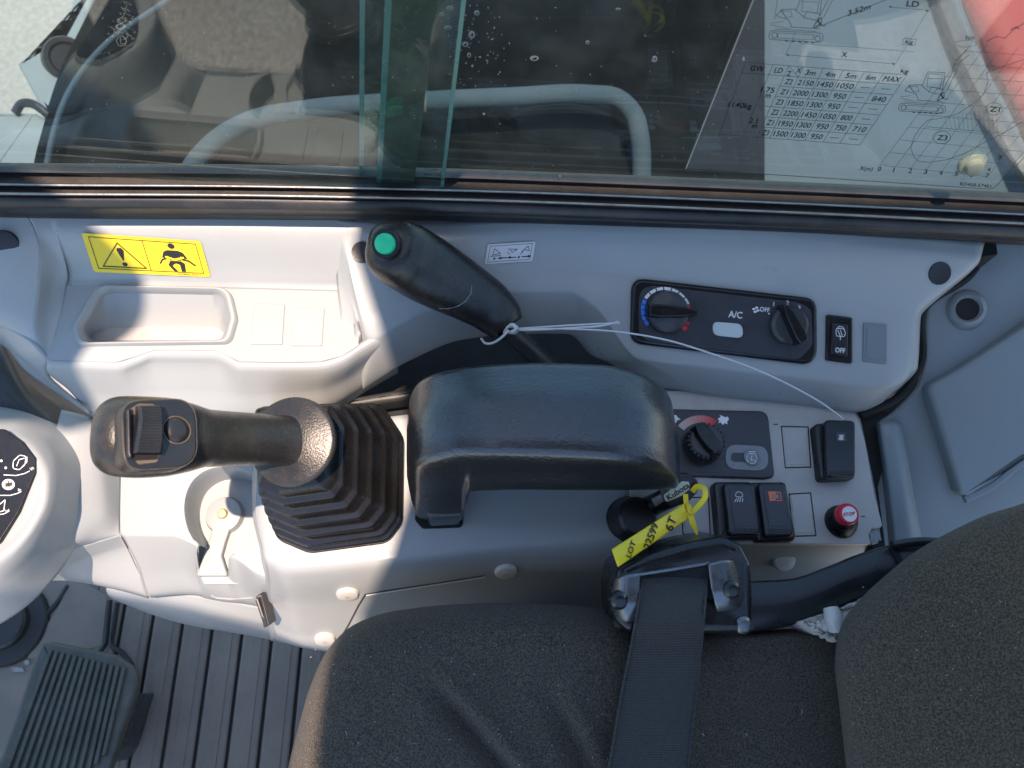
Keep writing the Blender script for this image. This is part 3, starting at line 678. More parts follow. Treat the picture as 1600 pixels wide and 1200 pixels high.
# front face below the shelf
FE = [(73, 562), (120, 565), (182, 568), (215, 558), (241, 549), (290, 549), (336, 550), (355, 558), (375, 568), (440, 569), (500, 568), (535, 558), (566, 539), (592, 524), (622, 508)]
FB = [(140, 648), (160, 652), (195, 655), (230, 657), (260, 657), (300, 657), (335, 656), (360, 655), (385, 654), (440, 650), (495, 643), (530, 628), (560, 609), (590, 591), (622, 573)]
patch('lower_panel', [[P(x, y - 6, SZ - .0014) for x, y in FE], [P(x, y - 1, SZ - .0006) for x, y in FE], [P(x, y + 4, SZ - .0012) for x, y in FE], [P(x, y + 10, SZ - .0035) for x, y in FE], [P(x, y + 18, SZ - .0085) for x, y in FE],
    [P((a[0] + b[0]) / 2, (a[1] + b[1]) / 2 + 4, .412) for a, b in zip(FE, FB)], [P(x, y, .386) for x, y in FB], [P(x, y + 10, .370) for x, y in FB]], M['trim'], ft, 80, 30)
# concave end and flange at the front
lft = [(44, 338, TZ), (54, 356, .474), (64, 400, .462), (60, 455, .448), (55, 505, .436), (66, 545, .424), (73, 563, .419)]
rgt = [(88, 336, TZ), (90, 356, .474), (106, 426, .432), (104, 446, .421), (96, 490, .420), (84, 530, .420), (75, 563, .419)]
mid = [(66, 337, TZ), (70, 356, .474), (86, 412, .446), (80, 450, .431), (74, 498, .425), (75, 538, .421), (74, 563, .419)]
patch('end_wall', rowsP(zz([lft, mid, rgt])), M['trim'], ft, 40, 14)
fl_l = [(-60, 336, TZ), (-60, 360, .474), (-60, 410, .462), (-60, 455, .448), (-60, 480, .436), (-60, 500, .424), (-60, 520, .41)]
fl_m = [(14, 337, TZ), (16, 358, .474), (18, 408, .463), (14, 455, .449), (8, 492, .437), (2, 510, .424), (0, 520, .41)]
patch('flange', rowsP(zz([fl_l, fl_m, lft])), M['trim'], ft, 40, 20)
patch('lower_edge', rowsP(zz([[(-60, 500, .424), (2, 510, .424), (55, 540, .428), (73, 563, .419)], [(-60, 520, .40), (2, 528, .40), (30, 556, .39), (73, 590, .385)], [(-60, 520, .37), (4, 540, .37), (40, 580, .365), (140, 648, .36)]])), M['trim'], ft, 20, 14)
hs = Hit(bpy.data.objects['wall_panel'], bpy.data.objects['flange'], bpy.data.objects['shelf'])
bmo('hole_plug', lathe(hs.pt(6, 383), Vector((.1, -.6, .75)), [(0, .0015), (.008, .0015), (.0115, .001), (.012, -.002)], 20), M['black'], ft)
# blank switch covers on the shelf
pls = Plane(P(300, 500, SZ), P(500, 500, SZ), P(400, 450, SZ))
for x0, x1, y0, y1 in ((394, 445, 474, 538), (457, 507, 480, 540)):
    prism('blank_cover', pls, rpoly([(x0 + 3, y0), (x1, y0 + 1), (x1 - 4, y1), (x0 - 3, y1)], 2), .0012, .003, M['trim'], ft, .0006)

# yellow warning sticker on the wall
def decal(name, hit, quad, h, m, parent=None, n=14, rc=0.06, label=None):
    """flat sticker: pixel quad TL,TR,BR,BL laid on a surface, corners rounded"""
    (a, b, c, d) = [Vector(q) for q in quad]
    def bil(u, v): return (a * (1 - u) + b * u) * (1 - v) + (d * (1 - u) + c * u) * v
    bm = bmesh.new()
    asp = (b - a).length / (d - a).length
    loop = rpoly([(0, 0), (asp, 0), (asp, 1), (0, 1)], rc, 4)
    G = [[bm.verts.new(hit.pt(*bil(i / n, j / n), h)) for i in range(n + 1)] for j in range(n + 1)] if rc == 0 else None
    if G:
        for j in range(n):
            for i in range(n): bm.faces.new((G[j][i], G[j][i + 1], G[j + 1][i + 1], G[j + 1][i]))
    else:
        vs = [bm.verts.new(hit.pt(*bil(x / asp, y), h)) for x, y in loop]; bm.faces.new(vs)
    bm.normal_update()
    if sum(f.normal.dot(CAM - f.calc_center_median()) for f in bm.faces) < 0: bmesh.ops.reverse_faces(bm, faces=bm.faces)
    return bmo(name, bm, m, parent, label, sharp=0), bil
pw_ = Plane(P(140, 372, .4645), P(320, 378, .4645), P(240, 425, .4325))
Q = [(127, 364), (313, 377), (329, 433), (147, 425)]
ws = thing('warning_sticker', 'yellow safety sticker with warning triangle and belted figure above the storage pocket', 'sticker', tuple(hs.pt(220, 400)))
class Hs:   # wall sticker lies on a true plane fitted to the wall
    def __init__(s, hit, pts): 
        a, b, c = [hit.pt(*q) for q in pts]; s.p = Plane(a, b, c)
    def pt(s, x, y, h=0): return s.p.pt(x, y, h)
hw = Hs(hs, [(150, 375), (320, 385), (240, 425)])
_, B = decal('sticker_sheet', hw, Q, .0012, M['yellow'], ws, rc=.07)
bm = bmesh.new()
def bl(pts, w_, closed=False): pr_line(bm, hw, [tuple(B(*p)) for p in pts], w_, .0016, closed)
def bp_(pts): pr_poly(bm, hw, [tuple(B(*p)) for p in pts], .0016)
bl([(.05, .09), (.95, .09), (.95, .90), (.05, .90)], 1.0, True); bl([(.5, .09), (.5, .90)], 1.0)
bl([(.28, .20), (.465, .84), (.095, .84)], 1.6, True)
bp_([(.262, .34), (.30, .33), (.315, .40), (.293, .66), (.283, .66), (.255, .40)]); bp_([(.29 + .022 * math.cos(a), .76 + .05 * math.sin(a)) for a in np.linspace(0, 2 * math.pi, 12, endpoint=False)])
bp_([(.735 + .03 * math.cos(a), .19 + .075 * math.sin(a)) for a in np.linspace(0, 2 * math.pi, 14, endpoint=False)])
bp_([(.69, .31), (.78, .31), (.82, .36), (.845, .52), (.815, .53), (.79, .45), (.785, .58), (.69, .58), (.685, .45), (.66, .53), (.63, .52), (.655, .36)])
bp_([(.69, .60), (.785, .60), (.81, .66), (.80, .88), (.765, .88), (.765, .70), (.735, .66), (.71, .70), (.70, .74), (.735, .88), (.70, .88), (.665, .72)])
bl([(.60, .68), (.625, .58), (.66, .54)], 2.4); bl([(.80, .55), (.85, .58), (.895, .70)], 2.4)
pr_text(bm, hw, 'RD809-57211', tuple(B(.73, .975)), tuple(B(.92, .975) - B(.73, .975)), (-.6, -2.6), .0016)
bmo('print', bm, M['ink'], ws, sharp=0)
bm = bmesh.new()
def bp2(pts): pr_poly(bm, hw, [tuple(B(*p)) for p in pts], .0020)
bp2([(.66, .47), (.70, .50), (.735, .535), (.775, .50), (.815, .47), (.82, .51), (.775, .56), (.735, .60), (.70, .56), (.655, .52)])
bmo('belt_print', bm, M['yellow'], ws, sharp=0)

# ------------------------------------------------------------------ rear side trim
rt = thing('climate_trim', 'grey curved side trim around the climate panel under the window', 'trim panel', (.2, .3, .35))
cols = [  # per column: sill, top edge, crease, lower edge, bottom edge, tuck
    [(524, 344, TZ), (524, 352, .475), (524, 380, .464), (526, 440, .446), (531, 487, .4408), (536, 530, .4392)],
    [(532, 344, TZ), (534, 362, .475), (538, 396, .468), (548, 462, .450), (560, 518, .4408), (550, 600, .390)],
    [(560, 345, TZ), (562, 366, .4765), (568, 478, .452), (582, 530, .4400), (567, 610, .387), (570, 600, .350)],
    [(600, 345, TZ), (602, 374, .4765), (620, 473, .4530), (640, 500, .4440), (640, 564, .398), (642, 552, .36)],
    [(690, 346, TZ), (694, 378, .477), (720, 444, .455), (730, 466, .4485), (727, 531, .408), (728, 518, .37)],
    [(790, 347, TZ), (795, 362, .4775), (808, 424, .456), (812, 456, .4475), (808, 523, .408), (808, 510, .37)],
    [(870, 349, TZ), (874, 360, .4775), (885, 422, .456), (888, 456, .4475), (886, 523, .408), (886, 510, .37)],
    [(925, 351, TZ), (930, 362, .4775), (940, 426, .456), (926, 476, .446), (928, 558, .398), (930, 548, .37)],
    [(985, 353, TZ), (990, 364, .4775), (990, 431, .4555), (998, 562, .428), (1006, 570, .420), (1010, 600, .385)],
    [(1100, 357, TZ), (1105, 366, .4775), (1110, 443, .4545), (1100, 573, .4265), (1100, 612, .398), (1100, 622, .38)],
    [(1270, 363, TZ), (1275, 376, .4775), (1280, 464, .4535), (1272, 594, .4255), (1262, 630, .398), (1262, 640, .38)],
    [(1400, 369, TZ), (1405, 390, .477), (1402, 480, .4520), (1376, 606, .4245), (1345, 640, .400), (1342, 648, .38)],
    [(1470, 372, TZ), (1474, 398, .476), (1430, 482, .4515), (1412, 596, .424), (1378, 628, .402), (1374, 638, .38)],
    [(1530, 376, TZ), (1524, 408, .475), (1436, 488, .447), (1430, 578, .424), (1398, 612, .404), (1394, 620, .38)],
    [(1534, 380, .45), (1526, 416, .45), (1440, 492, .43), (1434, 580, .41), (1402, 616, .39), (1400, 622, .37)]]
def dense(c):  # add a second row close to each crease, so that it stays crisp yet rounded
    p = [P(*t) for t in c]; o_ = [p[0]]
    for i in range(1, len(p) - 1):
        a, b, d = p[i - 1], p[i], p[i + 1]; e = min(.003, (b - a).length * .3, (d - b).length * .3)
        o_ += [b + (a - b).normalized() * e, b + ((a - b).normalized() + (d - b).normalized()) * e * .28, b + (d - b).normalized() * e]
    return o_ + [p[-1]]
dc = [dense(c) for c in cols]
rtb = patch('trim_panel', [[c[i] for c in dc] for i in range(len(dc[0]))], M['trim'], rt, 180, 60, .003, sharp=60)
hr = Hit(rtb)
for x, y, r_, s in ((1468, 427, .0095, 1), (566, 394, .0085, 1), (793, 482, .0095, 1)):
    p = hr.pt(x, y); n_ = (hr.pt(x + 6, y) - p).cross(hr.pt(x, y - 6) - p).normalized()
    if n_.dot(CAM - p) < 0: n_ = -n_
    bmo('hole_plug', lathe(p + n_ * .0005, n_, [(0, .0006), (r_ * .8, .0006), (r_, .0008), (r_ * 1.05, .0), (r_ * 1.05, -.003)], 24), M['black'], rt)
# small white direction sticker
q2 = [(762, 382), (837, 377), (832, 408), (757, 413)]
sx = Hs(hr, [(765, 385), (835, 380), (795, 412)])
ls = thing('direction_sticker', 'small white sticker of blade position symbols behind the lever', 'sticker', tuple(sx.pt(797, 395)))
M['stick'] = mat('pale_grey_sticker', (0.62, 0.63, 0.62), 0.4, .04, 30, dirt=.12)
_, B = decal('sticker_sheet', sx, q2, .0014, M['stick'], ls, rc=.12)
bm = bmesh.new(); HH = .0018
def bl(pts, w_, closed=False): pr_line(bm, sx, [tuple(B(*p)) for p in pts], w_, HH, closed)
def bp_(pts): pr_poly(bm, sx, [tuple(B(*p)) for p in pts], HH)
bl([(.06, .10), (.94, .10), (.94, .90), (.06, .90)], .6, True)
bl([(.14, .56), (.16, .24), (.30, .50), (.14, .56)], .8); bl([(.10, .62), (.32, .60)], .8)
bl([(.44, .30), (.64, .34), (.54, .50), (.50, .36)], .8); bl([(.45, .46), (.50, .58)], .8)
bl([(.74, .48), (.86, .22), (.90, .46), (.80, .40)], .8); bl([(.72, .60), (.78, .46)], .8)
for x0, x1 in ((.28, .44), (.64, .48), (.76, .94)):
    d = 1 if x1 > x0 else -1
    bl([(x0, .74), (x1, .735)], 1.4)
    xe = x1 if d > 0 else x1
    if x0 == .28: bp_([(.26, .735), (.33, .66), (.33, .81)])
    elif d < 0: bp_([(x1 - .03, .735), (x1 + .05, .66), (x1 + .05, .81)])
    else: bp_([(x1 + .02, .735), (x1 - .05, .66), (x1 - .05, .81)])
for x in (.19, .70): bp_([(x + .02 * math.cos(a), .75 + .06 * math.sin(a)) for a in np.linspace(0, 2 * math.pi, 10, endpoint=False)])
bmo('print', bm, M['ink'], ls, sharp=0)

# ------------------------------------------------------------------ climate control panel
pa_ = Plane(hr.pt(1000, 445), hr.pt(1272, 475), hr.pt(1100, 560))
ac = thing('climate_panel', 'black climate control panel with two rotary knobs', 'control panel', tuple(pa_.pt(1130, 500)))
outl = rpoly([(984, 440), (1000, 433), (1272, 466), (1282, 480), (1278, 560), (1264, 574), (1002, 543), (984, 528)], [10, 14, 14, 12, 16, 14, 14, 14], 6)
prism('bezel', pa_, rpoly([(988, 433), (1278, 466), (1278, 572), (985, 536)], [20, 22, 24, 22], 8), .005, .012, M['gloss'], ac, .003, 4)
prism('fascia', pa_, rpoly([(998, 444), (1246, 472), (1268, 482), (1270, 540), (1248, 562), (1010, 532), (998, 520)], [26, 16, 20, 24, 16, 22, 22], 6), .0056, .004, M['face'], ac, .0005, 2)
def knob(pl, px, py, rp, h, rot, mt, parent, name='rotary_knob', grip_w=.30, tip=1.0, skew=(0, 0), up=0.0):
    mm = pl.mm(px, py); r_ = rp * mm; o_ = pl.pt(px, py, up)
    kb = bmo(name, lathe(o_, pl.n, [(0, h * .45), (r_ * .80, h * .42), (r_ * .95, h * .30), (r_, h * .12), (r_, -.002)], 36), M['disc'], parent)
    ax = (pl.pt(px + 1, py) - pl.pt(px, py)).normalized(); ay = pl.n.cross(ax)
    d = ax * math.cos(R(rot)) + ay * math.sin(R(rot)); s_ = pl.n.cross(d)
    L_ = [o_ + pl.n * h + d * (a * r_) + s_ * (b * r_) for a, b in ((-1.0, -grip_w * .8), (-.6, -grip_w), (.6, -grip_w * .75), (tip, -grip_w * .35), (tip * 1.04, 0), (tip, grip_w * .35), (.6, grip_w * .75), (-.6, grip_w), (-1.0, grip_w * .8))]
    bmo('knob_grip', loop_prism(L_, pl.n, h * .9, .0011, 3, flare=r_ * .05), mt, kb)
    return kb, o_, d
knob(pa_, 1042, 488, 33, .016, -3, M['knob'], ac, tip=1.22, up=.0056)
knob(pa_, 1231, 508, 30, .017, 118, M['knob'], ac, tip=1.05, up=.0056)
bmo('climate_button', loop_prism([pa_.pt(x, y, .0075) for x, y in rpoly([(1113, 502), (1160, 506), (1162, 529), (1115, 524)], 11.2, 7)], pa_.n, .004, .0007), M['palebtn'], ac)
hp = .0061
bmw, bmb, bmr = bmesh.new(), bmesh.new(), bmesh.new()
def seg(bm_, a0, a1, r0, r1, cx=1041, cy=487):
    cosr = lambda r, a: (cx + r * math.cos(R(a)), cy - r * .97 * math.sin(R(a)) + .08 * r * math.cos(R(a)))
    pr_poly(bm_, pa_, [cosr(r0, a0), cosr(r1, a0), cosr(r1, a1), cosr(r0, a1)], hp)
for k in range(7): seg(bmw, 150 - k * 18.5, 150 - k * 18.5 - 15.5, 35, 40)
for k in range(5): seg(bmb, 154 + k * 13.5, 154 + k * 13.5 + 11.5, 34, 40)
seg(bmr, 22, 12, 36, 39); seg(bmr, -20, -30, 35, 40); seg(bmr, -34, -46, 34, 41)
pr_text(bmw, pa_, 'A/C', (1138, 495), (21, 2.3), (.6, -10), hp, .8); pr_text(bmw, pa_, 'OFF', (1187, 486), (15, 1.8), (.4, -7), hp, .6)
pr_text(bmw, pa_, '1', (1208, 478), (1.3, .1), (.3, -6.5), hp, .4); pr_text(bmw, pa_, '2', (1228, 476), (4.5, .5), (.4, -6.5), hp, .4); pr_text(bmw, pa_, '3', (1245, 483), (4.5, 2), (2, -6.5), hp, .4)
for x, y in ((1201.5, 490), (1214.5, 481), (1232, 479), (1246, 486)): pr_poly(bmw, pa_, ellipse(x, y, 1.3, 1.3, 10), hp)
for a in (20, 110, 200, 290):
    c = (1181 + 3.4 * math.cos(R(a)), 484 + 3.4 * math.sin(R(a))); pr_poly(bmw, pa_, ellipse(c[0], c[1], 2.6, 1.7, 10, R(a)), hp)
bmo('white_marks', bmw, M['white'], ac, sharp=0); bmo('blue_marks', bmb, M['blue'], ac, sharp=0); bmo('red_marks', bmr, M['redp'], ac, sharp=0)

# wiper switch and blank cover next to it
def rocker_flat(px, lab, name='wiper_switch'):
    t = thing(name, lab, 'switch', tuple(pa_.pt(*px[0])))
    return t
wsx = thing('wiper_switch', 'black wiper rocker switch marked OFF beside the climate panel', 'switch', tuple(pa_.pt(1313, 530)))
prism('bezel', pa_, rpoly([(1293, 491), (1333, 496), (1333, 569), (1291, 563)], 4, 4), .004, .01, M['gloss'], wsx, .0015, 3)
prism('rocker', pa_, rpoly([(1300, 504), (1326, 507), (1325, 558), (1298, 554)], 3, 4), .006, .006, M['black'], wsx, .0012, 3)
bm = bmesh.new(); hp = .0064
pr_line(bm, pa_, rpoly([(1307, 513), (1319, 514), (1321, 521), (1319, 526), (1307, 525), (1306, 518)], 2, 3), 1.1, hp, True); pr_line(bm, pa_, [(1309, 516), (1313, 525), (1313, 531)], 1.1, hp); pr_line(bm, pa_, [(1313, 516), (1316, 524)], 1.0, hp)
pr_line(bm, pa_, [(1308, 513), (1311, 510), (1317, 511), (1319, 514)], 1.0, hp)
pr_text(bm, pa_, 'OFF', (1305, 550), (15, 1.6), (.2, -7.5), hp, .6)
bmo('white_marks', bm, M['white'], wsx, sharp=0)
prism('blank_cover', pa_, rpoly([(1350, 504), (1386, 507), (1386, 569), (1348, 565)], 2, 3), .0022, .006, M['trim2'], rt, .0008)
prism('blank_cover_face', pa_, rpoly([(1355, 509), (1382, 511), (1382, 563), (1353, 560)], 1, 3), .0026, .002, M['trim2'], rt, .0004)

# black space between the trims and the console
bm = bmesh.new()
v = [P(480, 660, .335), P(1480, 690, .335), P(1480, 480, .335), P(480, 480, .335)]
bmo('console_gap', loop_prism(v, Vector((0, 0, 1)), .004), M['void'], rt)
# dark bracket lying in the gap left of the armrest
gb = thing('lever_bracket', 'dark brown metal bracket in the gap behind the joystick boot', 'bracket', tuple(P(600, 620, .35)))
bmo('bracket_bar', loop_prism([P(x, y, .366) for x, y in rpoly([(540, 622), (640, 605), (656, 592), (662, 604), (646, 622), (560, 634), (536, 634)], 3)], Vector((0, 0, 1)), .02, .004), M['dark_trim'], gb)

# ================================================================== rear corner trim (behind the console)
ct = thing('corner_trim', 'blue grey corner trim with a raised cover and a round socket', 'trim panel', (.45, .2, .3))
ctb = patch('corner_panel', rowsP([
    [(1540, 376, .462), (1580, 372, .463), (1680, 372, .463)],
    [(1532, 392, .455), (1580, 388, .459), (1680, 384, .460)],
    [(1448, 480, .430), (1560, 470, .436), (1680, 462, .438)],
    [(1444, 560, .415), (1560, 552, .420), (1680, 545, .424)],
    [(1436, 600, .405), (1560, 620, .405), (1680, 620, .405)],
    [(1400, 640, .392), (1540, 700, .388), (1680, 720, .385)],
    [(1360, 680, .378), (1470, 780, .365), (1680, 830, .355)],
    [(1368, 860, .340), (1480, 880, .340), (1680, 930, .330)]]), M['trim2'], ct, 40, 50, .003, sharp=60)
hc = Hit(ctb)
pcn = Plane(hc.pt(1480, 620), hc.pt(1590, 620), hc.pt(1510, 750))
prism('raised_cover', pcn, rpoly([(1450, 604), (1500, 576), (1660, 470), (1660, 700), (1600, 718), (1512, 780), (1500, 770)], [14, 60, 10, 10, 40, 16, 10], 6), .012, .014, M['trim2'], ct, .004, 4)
bmo('cover_lip', sweep([pcn.pt(1507, 781, .010), pcn.pt(1545, 763, .010), pcn.pt(1600, 722, .010), pcn.pt(1660, 704, .010)], [(.003, .003)] * 4, 10, 3, sub=24), M['trim2'], ct)
# grommet with a dark bore
p = hc.pt(1508, 484); n_ = Vector((-.25, -.35, .9)).normalized()
bmo('socket_rim', lathe(p, n_, [(.0095, -.006), (.010, .006), (.012, .0085), (.015, .007), (.019, .0), (.020, -.004)], 32), M['trim2'], ct)
bmo('socket_bore', lathe(p + n_ * .001, n_, [(0, .0035), (.0096, .0035), (.0096, -.01)], 24), M['void'], ct)
# ridges and the dark groove beside the switch plate
def solid(name, px, z, dep, m, parent, bev=.003, r_=4): return bmo(name, loop_prism([P(x, y, z) for x, y in rpoly(px, r_)], Vector((0, 0, 1)), dep, bev), m, parent)
solid('groove', [(1338, 655), (1385, 640), (1402, 660), (1372, 760), (1384, 855), (1362, 860), (1352, 700)], .3835, .03, M['void'], ct, .001)
pp_r = lambda rows: patch('ridge', rowsP(rows), M['trim2'], ct, 20, 24, .002, sharp=70)
pp_r([[(1368, 664, .382), (1374, 660, .394), (1392, 658, .397), (1404, 660, .394), (1410, 664, .386)],
      [(1380, 760, .378), (1388, 758, .392), (1408, 756, .396), (1420, 757, .392), (1426, 760, .384)],
      [(1390, 870, .372), (1400, 868, .388), (1424, 866, .392), (1438, 868, .388), (1446, 870, .378)]])
bmo('gap_line', sweep([P(1537, 384, .452), P(1524, 418, .445), P(1441, 488, .432), P(1437, 570, .415), P(1404, 620, .400), P(1345, 650, .390)], [(.0038, .005)] * 6, 10, sub=60), M['void'], ct)
solid('trim_tab', [(1530, 376), (1556, 374), (1560, 398), (1535, 402)], .470, .02, M['void'], ct, .001)

# ================================================================== operator console
co = thing('control_console', 'light grey side console carrying joystick, armrest and switches', 'console', (.05, .15, .2))
CZ = .385
rows = [
    [(410, 640, CZ - .02), (520, 655, CZ), (700, 640, CZ), (900, 620, CZ), (1060, 606, CZ), (1200, 622, CZ), (1340, 636, CZ)],
    [(404, 700, CZ), (520, 700, CZ), (700, 700, CZ), (900, 690, CZ), (1060, 680, CZ), (1200, 690, CZ), (1352, 690, CZ)],
    [(400, 800, CZ), (520, 810, CZ), (700, 800, CZ), (880, 790, CZ), (1040, 790, CZ), (1200, 790, CZ), (1372, 790, CZ)],
    [(413, 868, CZ), (450, 884, CZ), (640, 868, CZ), (800, 850, CZ), (960, 842, CZ), (1150, 842, CZ), (1376, 838, CZ)],
    [(414, 876, .383), (450, 892, .383), (640, 876, .383), (800, 858, .383), (960, 850, .383), (1150, 849, .383), (1378, 846, .383)],
    [(416, 886, .377), (452, 901, .377), (640, 886, .377), (800, 869, .377), (960, 862, .377), (1150, 856, .379), (1380, 852, .379)],
    [(420, 930, .330), (465, 945, .330), (640, 935, .330), (800, 920, .330), (960, 912, .330), (1150, 890, .345), (1400, 880, .345)],
    [(424, 972, .286), (475, 990, .286), (640, 990, .275), (800, 975, .275), (960, 960, .275), (1150, 940, .300), (1410, 920, .300)],
    [(428, 992, .262), (480, 1012, .262), (640, 1030, .22), (800, 1030, .22), (960, 1030, .22), (1150, 1000, .22), (1420, 960, .25)],
    [(430, 1000, .240), (482, 1014, .240), (640, 1030, .18), (800, 1030, .18), (960, 1030, .18), (1150, 1000, .18), (1420, 960, .22)]]
M['console'] = M['trim']
cob = patch('console_body', rowsP(rows), M['console'], co, 120, 60, .003, sharp=60)
hb = Hit(cob)
# left end of the console
patch('console_end', rowsP([[(410, 640, .365), (404, 700, CZ), (400, 800, CZ), (413, 868, CZ), (414, 876, .383), (416, 886, .377), (420, 930, .330), (424, 972, .286), (428, 992, .262), (430, 1000, .240)],
                            [(404, 640, .345), (396, 700, .352), (394, 800, .352), (408, 872, .352), (409, 880, .350), (411, 892, .345), (414, 935, .30), (418, 975, .262), (422, 995, .240), (424, 1002, .225)]]), M['console'], co, 30, 8)
# front access panel seam, with its cover standing a little proud
def line_on(name, pts, hit, r_, m, parent, lift=0.0): 
    return bmo(name, sweep([hit.pt(x, y, lift) for x, y in pts], [r_] * len(pts), 6), m, parent)
cover = []
pxs = rpoly([(572, 927), (660, 916), (760, 900), (960, 893), (960, 1000), (532, 1004)], 3)
seam = [(527, 1006), (545, 975), (560, 946), (571, 928), (600, 923), (660, 914), (720, 905), (757, 899)]
line_on('panel_seam', seam, hb, .0008, M['face'], co, .0002)
line_on('panel_seam_edge', [(x + 1.6, y + 1.8) for x, y in seam[3:]], hb, .0006, M['white'], co, .0004)
for x, y in ((543, 926), (790, 891), (508, 997), (1225, 876)):
    p = hb.pt(x, y); a = hb.pt(x + 8, y); b_ = hb.pt(x, y - 8); n_ = (a - p).cross(b_ - p).normalized()
    if n_.dot(CAM - p) < 0: n_ = -n_
    if x == 1225: n_ = (n_ + Vector((0, 0, 1))).normalized()
    rr = .0095
    sc = bmo('cap_screw', lathe(p, n_, [(0, .0042), (rr * .55, .0046), (rr * .9, .0036), (rr, .002), (rr, -.003)], 26), M['offwhite'], co)
    bm = bmesh.new(); t = n_.orthogonal().normalized(); b2 = n_.cross(t)
    for u, v_ in ((t, b2), (b2, t)):
        vs = [bm.verts.new(p + n_ * .0049 + u * (sx_ * rr * .30) + v_ * (sy_ * rr * .06)) for sx_, sy_ in ((-1, -1), (1, -1), (1, 1), (-1, 1))]; bm.faces.new(vs)
    bmo('cross_recess', bm, M['plate'], sc, sharp=0)
# hinge hardware on the console end
bmo('hinge', loop_prism([P(x, y, .325) for x, y in rpoly([(399, 932), (408, 930), (420, 978), (412, 982)], 2)], Vector((-.4, -.5, .7)).normalized(), .01, .001), M['face'], co)
bmo('hinge_pin', sweep([P(402, 936, .327), P(416, 978, .322)], [.0018, .0018], 10), M['black'], co)
# slot of the armrest
solid('armrest_slot', [(650, 796), (725, 792), (723, 824), (660, 826), (648, 812)], CZ + .0012, .003, M['void'], co, .0004, 8)

# ------------------------------------------------------------------ switch plate with its instruments
spp = Plane(P(1050, 700, .389), P(1350, 700, .389), P(1200, 840, .389))
sp = thing('switch_plate', 'grey switch plate at the rear of the console with blank covers', 'panel', tuple(spp.pt(1200, 740)))
prism('plate', spp, rpoly([(985, 612), (1060, 610), (1338, 642), (1352, 690), (1366, 770), (1380, 824), (1362, 826), (1358, 838), (1364, 850), (985, 850)], [4, 4, 8, 8, 8, 6, 3, 3, 3, 4], 4), .001, .008, M['plate'], sp, .0008)
for q in ([(1222, 667), (1262, 668), (1266, 729), (1228, 730)], [(1066, 778), (1106, 778), (1109, 833), (1068, 834)], [(1234, 773), (1266, 771), (1274, 836), (1240, 837)]):
    prism('blank_cover', spp, rpoly(q, 2, 3), .0022, .003, M['plate'], sp, .0006)
    c = (sum(x for x, y in q) / 4, sum(y for x, y in q) / 4)
    prism('blank_cover_face', spp, rpoly([(c[0] + (x - c[0]) * .86, c[1] + (y - c[1]) * .88) for x, y in q], 1, 3), .0026, .001, M['plate'], sp, .0003)
    bm = bmesh.new(); pr_line(bm, spp, [(c[0] + (x - c[0]) * 1.05, c[1] + (y - c[1]) * 1.03) for x, y in q], 1.6, .00125, True); bmo('cover_gap', bm, M['void'], sp, sharp=0)
bmo('plate_clip', loop_prism([spp.pt(x, y, .002) for x, y in rpoly([(1358, 832), (1370, 831), (1374, 848), (1362, 851)], 3)], spp.n, .006, .001), M['steel'], sp)
for a_, b_ in (((1209, 663), (1215, 663)), ((1346, 807), (1351, 807))):
    bm = bmesh.new(); pr_line(bm, spp, [a_, b_], 1.7, .0013); bmo('index_mark', bm, M['ink'], sp, sharp=0)

tp = thing('throttle_panel', 'dark grey throttle panel with a rotary dial and auto idle button', 'control panel', tuple(spp.pt(1130, 700)))
prism('bezel', spp, rpoly([(985, 637), (1200, 642), (1211, 745), (1195, 748), (985, 741)], [4, 16, 12, 6, 4], 6), .004, .006, M['face'], tp, .0015, 3)
prism('fascia', spp, rpoly([(985, 640), (1197, 645), (1207, 741), (985, 736)], [4, 14, 10, 4], 6), .0042, .002, M['face'], tp, .0003, 2)
hp = .0046
pr = [M['pale_red'], M['redp']]
for k, m_ in enumerate(('redp', 'redp', 'pale_red', 'white')):
    pass
# gradient band: nine flat pieces from pale to red
def band_mat(i, n):
    t = i / (n - 1); return mat('throttle_band', (0.55 + .1 * t, 0.42 * (1 - t) + .03, 0.38 * (1 - t) + .03), .45, .02)
NB = 10
bmk = bmo('throttle_band', bmesh.new(), M['white'], tp, sharp=0); bpy.data.objects.remove(bmk)
bm = bmesh.new(); mats_ = []
for k in range(NB):
    a0 = 142 - 88 * k / NB; a1 = 142 - 88 * (k + 1) / NB; c = (1094, 692)
    n0 = len(bm.faces)
    pr_poly(bm, spp, [(c[0] + r_ * math.cos(R(a)), c[1] - r_ * math.sin(R(a)) * .98) for r_, a in ((32, a0), (44, a0), (44, (a0 + a1) / 2), (44, a1), (32, a1))], hp)
    bm.faces.ensure_lookup_table()
    for f in bm.faces[n0:]: f.material_index = k
    mats_.append(band_mat(k, NB))
bmo('throttle_band', bm, mats_, tp, sharp=0)
bm = bmesh.new()
hare = [(1121, 655), (1126, 651), (1124, 648), (1129, 650), (1133, 652), (1137, 651), (1139, 655), (1136, 659), (1137, 663), (1133, 661), (1129, 664), (1126, 660), (1122, 661), (1124, 657)]
pr_poly(bm, spp, hare, hp); bmo('hare_mark', bm, M['white'], tp, sharp=0); bm = bmesh.new()
pr_poly(bm, spp, [(1050, 650), (1056, 648), (1060, 653), (1064, 655), (1058, 657), (1056, 661), (1052, 658), (1048, 660)], hp)
bmo('tortoise_mark', bm, M['white'], tp, sharp=0)
